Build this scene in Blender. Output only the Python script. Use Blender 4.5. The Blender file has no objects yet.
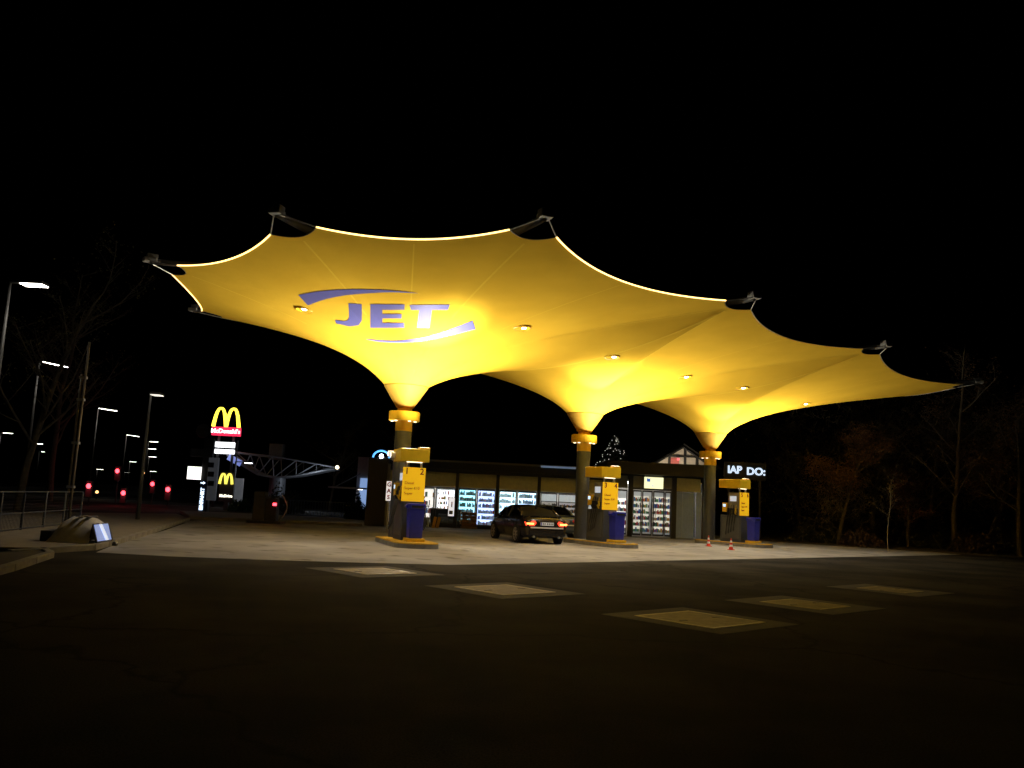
import bpy, bmesh, math, random
from mathutils import Vector, Matrix
from mathutils.bvhtree import BVHTree
random.seed(7)
PI = math.pi
SC = bpy.context.scene
COL = SC.collection

# ------------------------------------------------------------------ camera
F, W_, H_ = 860.0, 1024, 768
PITCH, ROLL, CAMH = math.radians(7.7), math.radians(2.8), 1.55
fwd = Vector((0, math.cos(PITCH), math.sin(PITCH)))
up0 = Vector((0, -math.sin(PITCH), math.cos(PITCH)))
rt0 = Vector((1, 0, 0))
RT = math.cos(ROLL) * rt0 + math.sin(ROLL) * up0
UP = math.cos(ROLL) * up0 - math.sin(ROLL) * rt0
CAM = Vector((0, 0, CAMH))
cd = bpy.data.cameras.new('camera')
cam = bpy.data.objects.new('camera', cd)
COL.objects.link(cam)
cd.sensor_width = 36
cd.lens = F / W_ * 36
cd.clip_end = 3000
m = Matrix.Identity(4)
for i, a in enumerate((RT, UP, -fwd)):
    m[0][i], m[1][i], m[2][i] = a
m.translation = CAM
cam.matrix_world = m
SC.camera = cam

# ------------------------------------------------------------------ night sky
w = bpy.data.worlds.new('World')
SC.world = w
w.use_nodes = True
nt = w.node_tree
sky = nt.nodes.new('ShaderNodeTexSky')
sky.sky_type = 'NISHITA'
sky.sun_disc = False
sky.sun_elevation = math.radians(-7)
sky.sun_rotation = math.radians(200)
bg = nt.nodes['Background']
nt.links.new(sky.outputs[0], bg.inputs[0])
bg.inputs[1].default_value = 0.05
vs = SC.view_settings
vs.view_transform = 'Standard'
vs.look = 'None'
vs.exposure = 0
vs.gamma = 1
SC.cycles.use_denoising = True
SC.cycles.max_bounces = 6
SC.cycles.sample_clamp_indirect = 4

UPLIGHT_W = 2300
DOWNLIGHT_W = 460
TILT = 158             # floodlight beam, degrees
LEDGE = 3.4           # emission of the rim light tubes


# ------------------------------------------------------------------ pixel helpers
def ray(px, py):
    return fwd + RT * ((px - 512) / F) - UP * ((py - 384) / F)


def gr(px, py, z=0.0):
    d = ray(px, py)
    return CAM + d * ((z - CAMH) / d.z)


def at(px, py, Y):
    d = ray(px, py)
    return CAM + d * (Y / d.y)


# ------------------------------------------------------------------ materials
MATS = {}


def mat(name, col, rough=0.6, metal=0.0, emit=None, es=0.0, var=0.12, scale=6.0, bump=0.0, spec=0.5):
    if name in MATS:
        return MATS[name]
    mt = bpy.data.materials.new(name)
    mt.use_nodes = True
    n = mt.node_tree
    b = n.nodes['Principled BSDF']
    b.inputs['Roughness'].default_value = rough
    b.inputs['Metallic'].default_value = metal
    b.inputs['Specular IOR Level'].default_value = spec
    tc = n.nodes.new('ShaderNodeTexCoord')
    nz = n.nodes.new('ShaderNodeTexNoise')
    nz.inputs['Scale'].default_value = scale
    nz.inputs['Detail'].default_value = 6
    nz.inputs['Roughness'].default_value = 0.65
    n.links.new(tc.outputs['Object'], nz.inputs['Vector'])
    rp = n.nodes.new('ShaderNodeValToRGB')
    rp.color_ramp.elements[0].position = 0.3
    rp.color_ramp.elements[1].position = 0.7
    lo = [c * (1 - var) for c in col]
    hi = [min(1, c * (1 + var)) for c in col]
    rp.color_ramp.elements[0].color = (*lo, 1)
    rp.color_ramp.elements[1].color = (*hi, 1)
    n.links.new(nz.outputs['Fac'], rp.inputs['Fac'])
    n.links.new(rp.outputs['Color'], b.inputs['Base Color'])
    if bump:
        bp = n.nodes.new('ShaderNodeBump')
        bp.inputs['Strength'].default_value = bump
        bp.inputs['Distance'].default_value = 0.02
        n.links.new(nz.outputs['Fac'], bp.inputs['Height'])
        n.links.new(bp.outputs['Normal'], b.inputs['Normal'])
    if emit:
        b.inputs['Emission Color'].default_value = (*emit, 1)
        b.inputs['Emission Strength'].default_value = es
    MATS[name] = mt
    return mt


def glass(name, tint=(0.9, 0.95, 1.0), rough=0.02):
    if name in MATS:
        return MATS[name]
    mt = bpy.data.materials.new(name)
    mt.use_nodes = True
    n = mt.node_tree
    n.nodes.remove(n.nodes['Principled BSDF'])
    out = n.nodes['Material Output']
    tr = n.nodes.new('ShaderNodeBsdfTransparent')
    tr.inputs[0].default_value = (*tint, 1)
    gl = n.nodes.new('ShaderNodeBsdfGlossy')
    gl.inputs['Roughness'].default_value = rough
    fr = n.nodes.new('ShaderNodeFresnel')
    fr.inputs[0].default_value = 1.5
    mx = n.nodes.new('ShaderNodeMixShader')
    n.links.new(fr.outputs[0], mx.inputs[0])
    n.links.new(tr.outputs[0], mx.inputs[1])
    n.links.new(gl.outputs[0], mx.inputs[2])
    n.links.new(mx.outputs[0], out.inputs[0])
    MATS[name] = mt
    return mt


def asphalt_mat():
    mt = bpy.data.materials.new('asphalt')
    mt.use_nodes = True
    n = mt.node_tree
    b = n.nodes['Principled BSDF']
    tc = n.nodes.new('ShaderNodeTexCoord')

    def noise(s, d=6):
        z = n.nodes.new('ShaderNodeTexNoise')
        z.inputs['Scale'].default_value = s
        z.inputs['Detail'].default_value = d
        n.links.new(tc.outputs['Object'], z.inputs['Vector'])
        return z
    big, fine, grit = noise(0.35), noise(7), noise(60, 2)
    r1 = n.nodes.new('ShaderNodeValToRGB')
    r1.color_ramp.elements[0].position, r1.color_ramp.elements[1].position = 0.42, 0.6
    r1.color_ramp.elements[0].color = (0.017, 0.0165, 0.0155, 1)
    r1.color_ramp.elements[1].color = (0.046, 0.044, 0.041, 1)
    n.links.new(big.outputs[0], r1.inputs[0])
    r2 = n.nodes.new('ShaderNodeValToRGB')
    r2.color_ramp.elements[0].position, r2.color_ramp.elements[1].position = 0.35, 0.65
    r2.color_ramp.elements[0].color = (0.55, 0.55, 0.55, 1)
    r2.color_ramp.elements[1].color = (1.3, 1.3, 1.25, 1)
    n.links.new(grit.outputs[0], r2.inputs[0])
    mx = n.nodes.new('ShaderNodeMix')
    mx.data_type = 'RGBA'
    mx.blend_type = 'MULTIPLY'
    mx.inputs[0].default_value = 1
    n.links.new(r1.outputs[0], mx.inputs[6])
    n.links.new(r2.outputs[0], mx.inputs[7])
    vo = n.nodes.new('ShaderNodeTexVoronoi')
    vo.feature = 'DISTANCE_TO_EDGE'
    vo.inputs['Scale'].default_value = 0.16
    wn = noise(0.9, 5)
    mp = n.nodes.new('ShaderNodeVectorMath')
    mp.operation = 'MULTIPLY_ADD'
    mp.inputs[1].default_value = (1.6, 1.6, 1.6)
    n.links.new(wn.outputs['Color'], mp.inputs[0])
    n.links.new(tc.outputs['Object'], mp.inputs[2])
    n.links.new(mp.outputs[0], vo.inputs['Vector'])
    r3 = n.nodes.new('ShaderNodeValToRGB')
    r3.color_ramp.elements[0].position, r3.color_ramp.elements[1].position = 0.0, 0.012
    r3.color_ramp.elements[0].color = (0.35, 0.35, 0.35, 1)
    r3.color_ramp.elements[1].color = (1, 1, 1, 1)
    n.links.new(vo.outputs['Distance'], r3.inputs[0])
    m2 = n.nodes.new('ShaderNodeMix')
    m2.data_type = 'RGBA'
    m2.blend_type = 'MULTIPLY'
    m2.inputs[0].default_value = 1
    n.links.new(mx.outputs[2], m2.inputs[6])
    n.links.new(r3.outputs[0], m2.inputs[7])
    n.links.new(m2.outputs[2], b.inputs['Base Color'])
    b.inputs['Roughness'].default_value = 0.92
    b.inputs['Specular IOR Level'].default_value = 0.06
    bp = n.nodes.new('ShaderNodeBump')
    bp.inputs['Strength'].default_value = 0.5
    bp.inputs['Distance'].default_value = 0.012
    n.links.new(grit.outputs[0], bp.inputs['Height'])
    n.links.new(bp.outputs[0], b.inputs['Normal'])
    return mt


def concrete_mat():
    mt = bpy.data.materials.new('concrete_paving')
    mt.use_nodes = True
    n = mt.node_tree
    b = n.nodes['Principled BSDF']
    tc = n.nodes.new('ShaderNodeTexCoord')
    big = n.nodes.new('ShaderNodeTexNoise')
    big.inputs['Scale'].default_value = 0.45
    big.inputs['Detail'].default_value = 8
    n.links.new(tc.outputs['Object'], big.inputs['Vector'])
    r1 = n.nodes.new('ShaderNodeValToRGB')
    r1.color_ramp.elements[0].position, r1.color_ramp.elements[1].position = 0.32, 0.68
    r1.color_ramp.elements[0].color = (0.19, 0.19, 0.19, 1)
    r1.color_ramp.elements[1].color = (0.33, 0.33, 0.33, 1)
    n.links.new(big.outputs[0], r1.inputs[0])
    st = n.nodes.new('ShaderNodeTexNoise')     # oil stains
    st.inputs['Scale'].default_value = 1.3
    st.inputs['Detail'].default_value = 3
    n.links.new(tc.outputs['Object'], st.inputs['Vector'])
    r2 = n.nodes.new('ShaderNodeValToRGB')
    r2.color_ramp.elements[0].position, r2.color_ramp.elements[1].position = 0.30, 0.42
    r2.color_ramp.elements[0].color = (0.35, 0.33, 0.3, 1)
    r2.color_ramp.elements[1].color = (1, 1, 1, 1)
    n.links.new(st.outputs[0], r2.inputs[0])
    mx = n.nodes.new('ShaderNodeMix')
    mx.data_type = 'RGBA'
    mx.blend_type = 'MULTIPLY'
    mx.inputs[0].default_value = 1
    n.links.new(r1.outputs[0], mx.inputs[6])
    n.links.new(r2.outputs[0], mx.inputs[7])
    n.links.new(mx.outputs[2], b.inputs['Base Color'])
    b.inputs['Roughness'].default_value = 0.8
    return mt


def membrane_mat():
    """Yellow coated fabric: slightly glossy, lets a little light through."""
    mt = bpy.data.materials.new('yellow_membrane')
    mt.use_nodes = True
    n = mt.node_tree
    b = n.nodes['Principled BSDF']
    tc = n.nodes.new('ShaderNodeTexCoord')
    nz = n.nodes.new('ShaderNodeTexNoise')
    nz.inputs['Scale'].default_value = 0.8
    nz.inputs['Detail'].default_value = 7
    n.links.new(tc.outputs['Object'], nz.inputs['Vector'])
    rp = n.nodes.new('ShaderNodeValToRGB')
    rp.color_ramp.elements[0].position, rp.color_ramp.elements[1].position = 0.3, 0.75
    rp.color_ramp.elements[0].color = (0.74, 0.465, 0.045, 1)
    rp.color_ramp.elements[1].color = (0.82, 0.53, 0.055, 1)
    n.links.new(nz.outputs[0], rp.inputs[0])
    n.links.new(rp.outputs[0], b.inputs['Base Color'])
    b.inputs['Roughness'].default_value = 0.6
    b.inputs['Specular IOR Level'].default_value = 0.0
    wv = n.nodes.new('ShaderNodeTexNoise')
    wv.inputs['Scale'].default_value = 1.6
    wv.inputs['Detail'].default_value = 4
    n.links.new(tc.outputs['Object'], wv.inputs['Vector'])
    bp = n.nodes.new('ShaderNodeBump')
    bp.inputs['Strength'].default_value = 0.3
    bp.inputs['Distance'].default_value = 0.06
    n.links.new(wv.outputs[0], bp.inputs['Height'])
    n.links.new(bp.outputs[0], b.inputs['Normal'])
    return mt


M_ASPH, M_CONC, M_MEMB = asphalt_mat(), concrete_mat(), membrane_mat()
M_YEL = mat('yellow_paint', (0.78, 0.47, 0.02), 0.45, var=0.06)
M_YELD = mat('yellow_kerb_paint', (0.62, 0.38, 0.03), 0.7, var=0.25, scale=9)
M_GREYC = mat('grey_column_paint', (0.052, 0.058, 0.075), 0.5, var=0.1)
M_DARK = mat('dark_metal', (0.035, 0.034, 0.033), 0.45, var=0.2)
M_STEEL = mat('galvanised_steel', (0.42, 0.42, 0.42), 0.45, 0.6, var=0.15)
M_ARM = mat('grey_arm_paint', (0.34, 0.34, 0.34), 0.5, var=0.12)
M_BLUE = mat('blue_plastic', (0.022, 0.03, 0.40), 0.4, var=0.12)
M_LOGO = mat('blue_print', (0.125, 0.13, 0.42), 0.5, var=0.03, spec=0.03)
M_KERB = mat('kerb_concrete', (0.22, 0.21, 0.19), 0.85, var=0.25, scale=4)
M_PLATE = mat('cover_plate_steel', (0.20, 0.175, 0.11), 0.6, 0.2, var=0.4, scale=5, bump=0.3)
M_PAD = mat('cover_pad_concrete', (0.058, 0.056, 0.05), 0.85, var=0.25, scale=5)
M_WHITE = mat('white_paint', (0.75, 0.75, 0.74), 0.5, var=0.05)
M_RED = mat('red_plastic', (0.6, 0.05, 0.03), 0.5, var=0.08)
M_RUB = mat('black_rubber', (0.012, 0.012, 0.012), 0.7, var=0.2)
M_TEXT = mat('dark_red_print', (0.16, 0.03, 0.02), 0.6, var=0.05)
M_LAMPW = mat('lamp_white', (0.8, 0.8, 0.8), 0.4, emit=(1.0, 0.93, 0.82), es=14)
M_LAMPC = mat('lamp_cool', (0.8, 0.8, 0.8), 0.4, emit=(0.82, 0.9, 1.0), es=10)
M_LAMPD = mat('lamp_dim', (0.8, 0.8, 0.8), 0.4, emit=(0.95, 0.93, 0.85), es=2.0)
M_REDL = mat('red_lamp', (0.5, 0.02, 0.02), 0.4, emit=(1.0, 0.05, 0.07), es=6)
M_EDGE = mat('edge_light_tube', (0.8, 0.6, 0.3), 0.4, emit=(1.0, 0.66, 0.22), es=LEDGE)
M_SOIL = mat('verge_soil', (0.05, 0.042, 0.028), 0.95, var=0.4, scale=3, bump=0.6)
M_PAVE = mat('pavement_grey', (0.20, 0.18, 0.15), 0.9, var=0.2, scale=3)


# ------------------------------------------------------------------ mesh builder
class MB:
    def __init__(s):
        s.v, s.f, s.mi = [], [], []
        s.cur = 0

    def quad(s, *p):
        b = len(s.v)
        s.v += [tuple(q) for q in p]
        s.f.append(tuple(range(b, b + len(p))))
        s.mi.append(s.cur)

    def box(s, c, d, M=None):
        cx, cy, cz = c
        x, y, z = d[0] / 2, d[1] / 2, d[2] / 2
        b = len(s.v)
        for sx, sy, sz in ((-1, -1, -1), (1, -1, -1), (1, 1, -1), (-1, 1, -1), (-1, -1, 1), (1, -1, 1), (1, 1, 1), (-1, 1, 1)):
            p = Vector((sx * x, sy * y, sz * z))
            if M:
                p = M @ p
            s.v.append((p.x + cx, p.y + cy, p.z + cz))
        for q in ((0, 3, 2, 1), (4, 5, 6, 7), (0, 1, 5, 4), (1, 2, 6, 5), (2, 3, 7, 6), (3, 0, 4, 7)):
            s.f.append(tuple(b + i for i in q))
            s.mi.append(s.cur)
        return s

    def prism(s, pts, z0, z1):
        b = len(s.v)
        n = len(pts)
        s.v += [(p[0], p[1], z0) for p in pts] + [(p[0], p[1], z1) for p in pts]
        s.f.append(tuple(b + i for i in reversed(range(n))))
        s.f.append(tuple(b + n + i for i in range(n)))
        s.mi += [s.cur, s.cur]
        for i in range(n):
            j = (i + 1) % n
            s.f.append((b + i, b + j, b + n + j, b + n + i))
            s.mi.append(s.cur)
        return s

    def tube(s, pts, rad, n=8, cap=True):
        """Tapered tube through pts; rad a number or a list."""
        pts = [Vector(p) for p in pts]
        if not isinstance(rad, (list, tuple)):
            rad = [rad] * len(pts)
        rings = []
        ref = None
        for i, p in enumerate(pts):
            a = pts[max(0, i - 1)]
            c = pts[min(len(pts) - 1, i + 1)]
            t = (c - a)
            if t.length < 1e-9:
                t = Vector((0, 0, 1))
            t.normalize()
            if ref is None:
                ref = Vector((0, 0, 1)) if abs(t.z) < 0.9 else Vector((1, 0, 0))
            x = t.cross(ref)
            if x.length < 1e-6:
                x = t.orthogonal()
            x.normalize()
            y = t.cross(x).normalized()
            ref = x.cross(t) * 1.0
            b = len(s.v)
            for k in range(n):
                an = 2 * PI * k / n
                q = p + (x * math.cos(an) + y * math.sin(an)) * rad[i]
                s.v.append(tuple(q))
            rings.append(b)
        for i in range(len(rings) - 1):
            a, b = rings[i], rings[i + 1]
            for k in range(n):
                j = (k + 1) % n
                s.f.append((a + k, a + j, b + j, b + k))
                s.mi.append(s.cur)
        if cap:
            s.f.append(tuple(rings[0] + k for k in reversed(range(n))))
            s.f.append(tuple(rings[-1] + k for k in range(n)))
            s.mi += [s.cur, s.cur]
        return s

    def lathe(s, prof, c=(0, 0, 0), n=32):
        """prof: list of (r, z)"""
        rings = []
        for r, z in prof:
            b = len(s.v)
            for k in range(n):
                a = 2 * PI * k / n
                s.v.append((c[0] + r * math.cos(a), c[1] + r * math.sin(a), c[2] + z))
            rings.append(b)
        for i in range(len(rings) - 1):
            a, b = rings[i], rings[i + 1]
            for k in range(n):
                j = (k + 1) % n
                s.f.append((a + k, a + j, b + j, b + k))
                s.mi.append(s.cur)
        return s

    def grid(s, rows):
        """rows of equal-length point lists"""
        b = len(s.v)
        n = len(rows[0])
        for r in rows:
            s.v += [tuple(p) for p in r]
        for i in range(len(rows) - 1):
            for j in range(n - 1):
                a = b + i * n + j
                s.f.append((a, a + 1, a + n + 1, a + n))
                s.mi.append(s.cur)
        return s

    def build(s, name, mt, parent=None, smooth=False, loc=None, bevel=0.0):
        me = bpy.data.meshes.new(name)
        me.from_pydata(s.v, [], s.f)
        mts = mt if isinstance(mt, (list, tuple)) else [mt]
        for x in mts:
            me.materials.append(x)
        if len(mts) > 1:
            me.polygons.foreach_set('material_index', s.mi)
        if smooth:
            me.polygons.foreach_set('use_smooth', [True] * len(me.polygons))
        me.update()
        o = bpy.data.objects.new(name, me)
        COL.objects.link(o)
        if parent:
            o.parent = parent
        if loc is not None:
            o.location = loc
        if bevel:
            bm = bmesh.new()
            bm.from_mesh(me)
            bmesh.ops.remove_doubles(bm, verts=bm.verts, dist=1e-5)
            bmesh.ops.bevel(bm, geom=list(bm.edges), offset=bevel, segments=2, affect='EDGES', profile=0.6, clamp_overlap=True)
            bm.to_mesh(me)
            bm.free()
        return o


def tag(o, label, cat, group=None, kind=None):
    o['label'] = label
    o['category'] = cat
    if group:
        o['group'] = group
    if kind:
        o['kind'] = kind
    return o


def structure(o, label=None, cat=None):
    o['kind'] = 'structure'
    if label:
        o['label'] = label
        o['category'] = cat or o.name
    return o


def empty(name, loc, rz=0.0):
    o = bpy.data.objects.new(name, None)
    COL.objects.link(o)
    o.location = loc
    o.rotation_euler = (0, 0, rz)
    o.empty_display_size = 0.3
    return o


def children(o):
    return [c for c in bpy.data.objects if c.parent == o]


def copy_tree(o, parent=None):
    c = o.copy()
    COL.objects.link(c)
    c.parent = parent
    for ch in children(o):
        copy_tree(ch, c)
    return c


def lamp(name, kind, loc, power, color, parent=None, direction=None, angle=None, blend=1.0, size=0.1):
    L = bpy.data.lights.new(name, kind)
    L.energy = power
    L.color = color
    if kind == 'SPOT':
        L.spot_size = angle
        L.spot_blend = blend
    if kind in ('SPOT', 'POINT'):
        L.shadow_soft_size = size
    o = bpy.data.objects.new(name, L)
    COL.objects.link(o)
    o.location = loc
    if direction is not None:
        o.rotation_euler = Vector(direction).to_track_quat('-Z', 'Y').to_euler()
    if parent:
        o.parent = parent
    return o


def text_part(s, mt, parent, loc, rot, height, extrude=0.004, align='CENTER', name='lettering', sx=1.0, bold=0.0):
    cu = bpy.data.curves.new(name, 'FONT')
    cu.body = s
    cu.align_x = align
    cu.align_y = 'CENTER'
    cu.size = height / 0.72
    cu.extrude = extrude
    cu.offset = bold
    cu.resolution_u = 4
    t = bpy.data.objects.new('tmp', cu)
    COL.objects.link(t)
    dg = bpy.context.evaluated_depsgraph_get()
    me = bpy.data.meshes.new_from_object(t.evaluated_get(dg))
    bpy.data.objects.remove(t)
    me.materials.clear()
    me.materials.append(mt)
    o = bpy.data.objects.new(name, me)
    COL.objects.link(o)
    o.parent = parent
    o.location = loc
    o.rotation_euler = rot
    o.scale = (sx, 1, 1)
    return o


# ================================================================== SETTING
# canopy frame: columns run along U, islands along V
ANG = 0.7543
U = Vector((math.cos(ANG), math.sin(ANG), 0))
V = Vector((-math.sin(ANG), math.cos(ANG), 0))
O0 = Vector((-3.55, 28.73, 0))
SPAN = 9.042


def uv(u, v, z=0.0):
    return O0 + U * u + V * v + Vector((0, 0, z))


g = MB()
g.quad((-900, -60, 0), (900, -60, 0), (900, 1500, 0), (-900, 1500, 0))
structure(g.build('ground', M_ASPH), 'dark asphalt ground of the forecourt', 'ground')

edge_px = [(96, 552.5), (170, 556.5), (250, 559.5), (350, 562.5), (450, 565)]
near = [gr(*p) for p in edge_px]
near += [uv(u, -7.75) for u in (0, 5, 10, 15, 20, 25, 28)]
far = [uv(31, 0), Vector((22, 55, 0)), Vector((-12, 55, 0)), gr(170, 521.5), gr(186, 523), gr(163, 531), gr(125, 541)]
g = MB()
pts = [(p.x, p.y, 0.004) for p in near + far]
g.quad(*pts)
structure(g.build('concrete_apron', M_CONC), 'pale concrete paving under the canopy', 'paving')

# far street on the left and pavement between
g = MB()
g.quad((-160, 62, 0.006), (-14, 62, 0.006), (-14, 74, 0.006), (-160, 74, 0.006))
structure(g.build('road', mat('road_grey', (0.075, 0.073, 0.07), 0.8, var=0.2, scale=0.6)), 'grey street beyond the verge', 'road')

# raised pavement with kerb stones (left)
pv = [gr(-60, 552), gr(42, 553.5), gr(92, 550), gr(118, 543.5), gr(150, 533.5), gr(188, 520.5), gr(176, 516), gr(60, 515), gr(-60, 514)]
g = MB()
g.prism([(p.x, p.y) for p in pv], -0.05, 0.115)
pave = structure(g.build('pavement', M_PAVE), 'raised brown-grey pavement at the left of the forecourt', 'pavement')
kst = MB().box((0, 0, 0), (0.98, 0.15, 0.19)).build('kerb_stone', M_KERB, None, bevel=0.015)
COL.objects.unlink(kst)
for a, b in ((1, 2), (2, 3), (3, 4), (4, 5)):
    A, B = pv[a], pv[b]
    L = (B - A).length
    nst = max(1, int(L))
    for i in range(nst):
        p = A.lerp(B, (i + 0.5) / nst)
        k = kst.copy()
        COL.objects.link(k)
        k.parent = pave
        k.location = (p.x, p.y, 0.035 + random.uniform(-.004, .004))
        k.rotation_euler = (0, 0, math.atan2(B.y - A.y, B.x - A.x))
        k.scale = (L / nst, 1, 1)
# planting bed at the very left
bed = [gr(-60, 562), gr(8, 556), gr(44, 554.5), gr(50, 557.5), gr(10, 571), gr(-60, 590)]
g = MB().prism([(p.x, p.y) for p in bed], -0.05, 0.09)
bedo = structure(g.build('planting_bed', M_SOIL), 'dark planting bed edged with kerb stones', 'planting bed')
for a in range(1, 5):
    A, B = bed[a], bed[a + 1]
    L = (B - A).length
    nst = max(1, int(L))
    for i in range(nst):
        p = A.lerp(B, (i + 0.5) / nst)
        k = kst.copy()
        COL.objects.link(k)
        k.parent = bedo
        k.location = (p.x, p.y, 0.03)
        k.rotation_euler = (0, 0, math.atan2(B.y - A.y, B.x - A.x))
        k.scale = (L / nst, 1, 1)
# verge behind the apron on the left
vg = [gr(190, 519.5), gr(250, 521.5), gr(362, 526.5), gr(362, 522), gr(250, 515.5), gr(180, 513)]
structure(MB().prism([(p.x, p.y) for p in vg], -0.05, 0.12).build('verge', M_PAVE), 'low kerbed verge behind the forecourt', 'verge')
# wood floor on the right
wf = [uv(29, -9), Vector((70, 44, 0)), Vector((120, 140, 0)), Vector((12, 140, 0)), Vector((13.5, 47, 0)), uv(26, 2.5)]
structure(MB().prism([(p.x, p.y) for p in wf], -0.05, 0.03).build('woodland_floor', M_SOIL), 'dark leaf-strewn woodland floor', 'woodland floor')

# ---- tank covers
cov_spec = [((375, 571.5), 'furthest left tank cover, nearest the first pump island'),
            ((505, 590), 'tank cover between the leftmost and the nearest one'),
            ((700, 619.5), 'nearest and brightest square tank cover in the asphalt'),
            ((805, 604.5), 'dim tank cover just right of the nearest one'),
            ((890, 590), 'faintest tank cover at the far right of the row')]
for i, (px, lb) in enumerate(cov_spec):
    c = gr(*px)
    t = empty('tank_cover', (c.x, c.y, 0), ANG)
    tag(t, lb, 'tank cover', 'tank covers set in the asphalt')
    a, b = 1.0, (0.60, 0.63, 0.66, 0.56, 0.52)[i]
    ring = MB()
    for sx, sy, dx, dy in ((0, 1, 2 * a, a - b), (0, -1, 2 * a, a - b), (1, 0, a - b, 2 * b), (-1, 0, a - b, 2 * b)):
        ring.box((sx * (a + b) / 2, sy * (a + b) / 2, -.002), (dx - .004, dy - .004, 0.012))
    ring.build('concrete_surround', M_PAD, t)
    fr = MB()
    for sx, sy, dx, dy in ((0, 1, 2 * b, .05), (0, -1, 2 * b, .05), (1, 0, .05, 2 * b - .1), (-1, 0, .05, 2 * b - .1)):
        fr.box((sx * (b - .025), sy * (b - .025), -.004), (dx - .003, dy - .003, 0.03))
    fr.build('frame', mat('cover_frame_steel', (0.42, 0.38, 0.27), 0.4, 0.5, var=0.15), t)
    MB().box((0, 0, -.006), (2 * b - .12, 2 * b - .12, .03)).build('plate', M_PLATE, t, bevel=0.004)
    for sx in (-.4, .4):
        MB().box((sx, 0, 0.011), (.14, .05, .008)).build('handle', M_DARK, t)

# ================================================================== CANOPY
canopy = empty('petrol_station_canopy', uv(0, 0, 0))
tag(canopy, 'large yellow tensile membrane canopy on three funnel-headed columns with big blue lettering', 'canopy')
CI = Vector(canopy.location)


def L_(p):          # world -> canopy local
    return Vector(p) - CI


ZT = 7.7


def tip_uv(px, py, z=ZT):
    d = gr(px, py, z) - O0
    return d.dot(U), d.dot(V)


def Zt(px, py):
    return tip_uv(px, py)


TIPS = {'A': Zt(145, 262), 'B': Zt(274, 214), 'C': Zt(547, 218), 'D': Zt(757, 299), 'E': Zt(889, 347), 'F': Zt(982, 384), 'G': Zt(191, 312)}
TIPS['H'] = (26.6, -5.6)
TIPS['I'] = (26.6, 1.2)
TIPS['J'] = (22.6, 7.2)
TIPS['K'] = (TIPS['E'][0], 7.2)
TIPS['Lq'] = (TIPS['D'][0], 7.2)
TP = {k: uv(a, b, ZT) for k, (a, b) in TIPS.items()}
ORDER = ['G', 'A', 'B', 'C', 'D', 'E', 'F', 'H', 'I', 'J', 'K', 'Lq']
CEN = {0: uv(0, 0), 1: uv(SPAN, 0), 2: uv(2 * SPAN, 0)}
MID = uv(SPAN, -1.6)
RING_R, RING_Z = 0.73, 5.17
# membrane corners are set in from the steel tips
MC, CUT = {}, {}
for i, k in enumerate(ORDER):
    p, a, b = TP[k], TP[ORDER[i - 1]], TP[ORDER[(i + 1) % 12]]
    da, db = (a - p).normalized(), (b - p).normalized()
    axis = uv(min(max(TIPS[k][0], 0), 2 * SPAN), -1.6, ZT)
    inn = (axis - p).normalized()
    base = p + inn * 0.42
    base.z = ZT - 0.10
    MC[k] = base
    CUT[k] = (base + (da * 0.9 + inn * 0.25).normalized() * (1.0 if k == 'B' else 0.72), base + (db * 0.9 + inn * 0.25).normalized() * 0.72, inn)


def edge_curve(k0, k1, n=26):
    p0, p1 = CUT[k0][1], CUT[k1][0]
    ch = p1 - p0
    inw = Vector((0, 0, 1)).cross(ch).normalized()
    if inw.dot(MID - (p0 + p1) / 2) < 0:
        inw = -inw
    s = {'G': .05, 'A': .055, 'B': .07, 'C': .105, 'E': .09}.get(k0, .115) * ch.length
    out = []
    for i in range(n + 1):
        t = i / n
        q = p0 + ch * t + inw * (s * 4 * t * (1 - t))
        q.z -= 0.16 * 4 * t * (1 - t)
        out.append(q)
    return out


def corner_curve(k, n=10):
    p0, p1, inn = CUT[k]
    out = []
    for i in range(1, n):
        t = i / n
        q = p0.lerp(p1, t) + inn * (0.30 * 4 * t * (1 - t))
        q.z -= 0.05 * 4 * t * (1 - t)
        out.append(q)
    return out


def ridge(kA, kB, n=36):
    a, b = corner_curve(kA)[4], corner_curve(kB)[4]
    out = []
    for i in range(1, n):
        t = i / n
        q = a.lerp(b, t)
        q.z -= 1.22 * 4 * t * (1 - t)
        out.append(q)
    return out


def half_corner(k, first):
    c = corner_curve(k)
    return [CUT[k][0]] + c[:5] if first else c[4:] + [CUT[k][1]]


EC = {}
for i, k in enumerate(ORDER):
    EC[k] = edge_curve(k, ORDER[(i + 1) % 12])


def seq(keys, start_half, end_half):
    """boundary from the ridge at keys[0] to the ridge at keys[-1]"""
    pts = half_corner(keys[0], False)[:-1]
    for a, b in zip(keys[:-1], keys[1:]):
        pts += EC[a]
        if b != keys[-1]:
            pts += corner_curve(b)
    pts += half_corner(keys[-1], True)[1:]
    return pts


R1, R2 = ridge('D', 'Lq'), ridge('E', 'K')
LOOPS = [seq(['Lq', 'G', 'A', 'B', 'C', 'D'], 0, 0) + R1,
         seq(['D', 'E'], 0, 0) + R2 + seq(['K', 'Lq'], 0, 0) + R1[::-1],
         seq(['E', 'F', 'H', 'I', 'J', 'K'], 0, 0) + R2[::-1]]
KLOG = 0.80


def surf_pt(ci, bp, t):
    c = CEN[ci]
    d = Vector((bp.x - c.x, bp.y - c.y, 0))
    R = d.length
    r = RING_R * (R / RING_R) ** t
    s = (r - RING_R) / (R - RING_R)
    z = RING_Z + (bp.z - RING_Z) * (KLOG * t + (1 - KLOG) * s)
    q = c + d / R * r
    return Vector((q.x, q.y, z))


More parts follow.
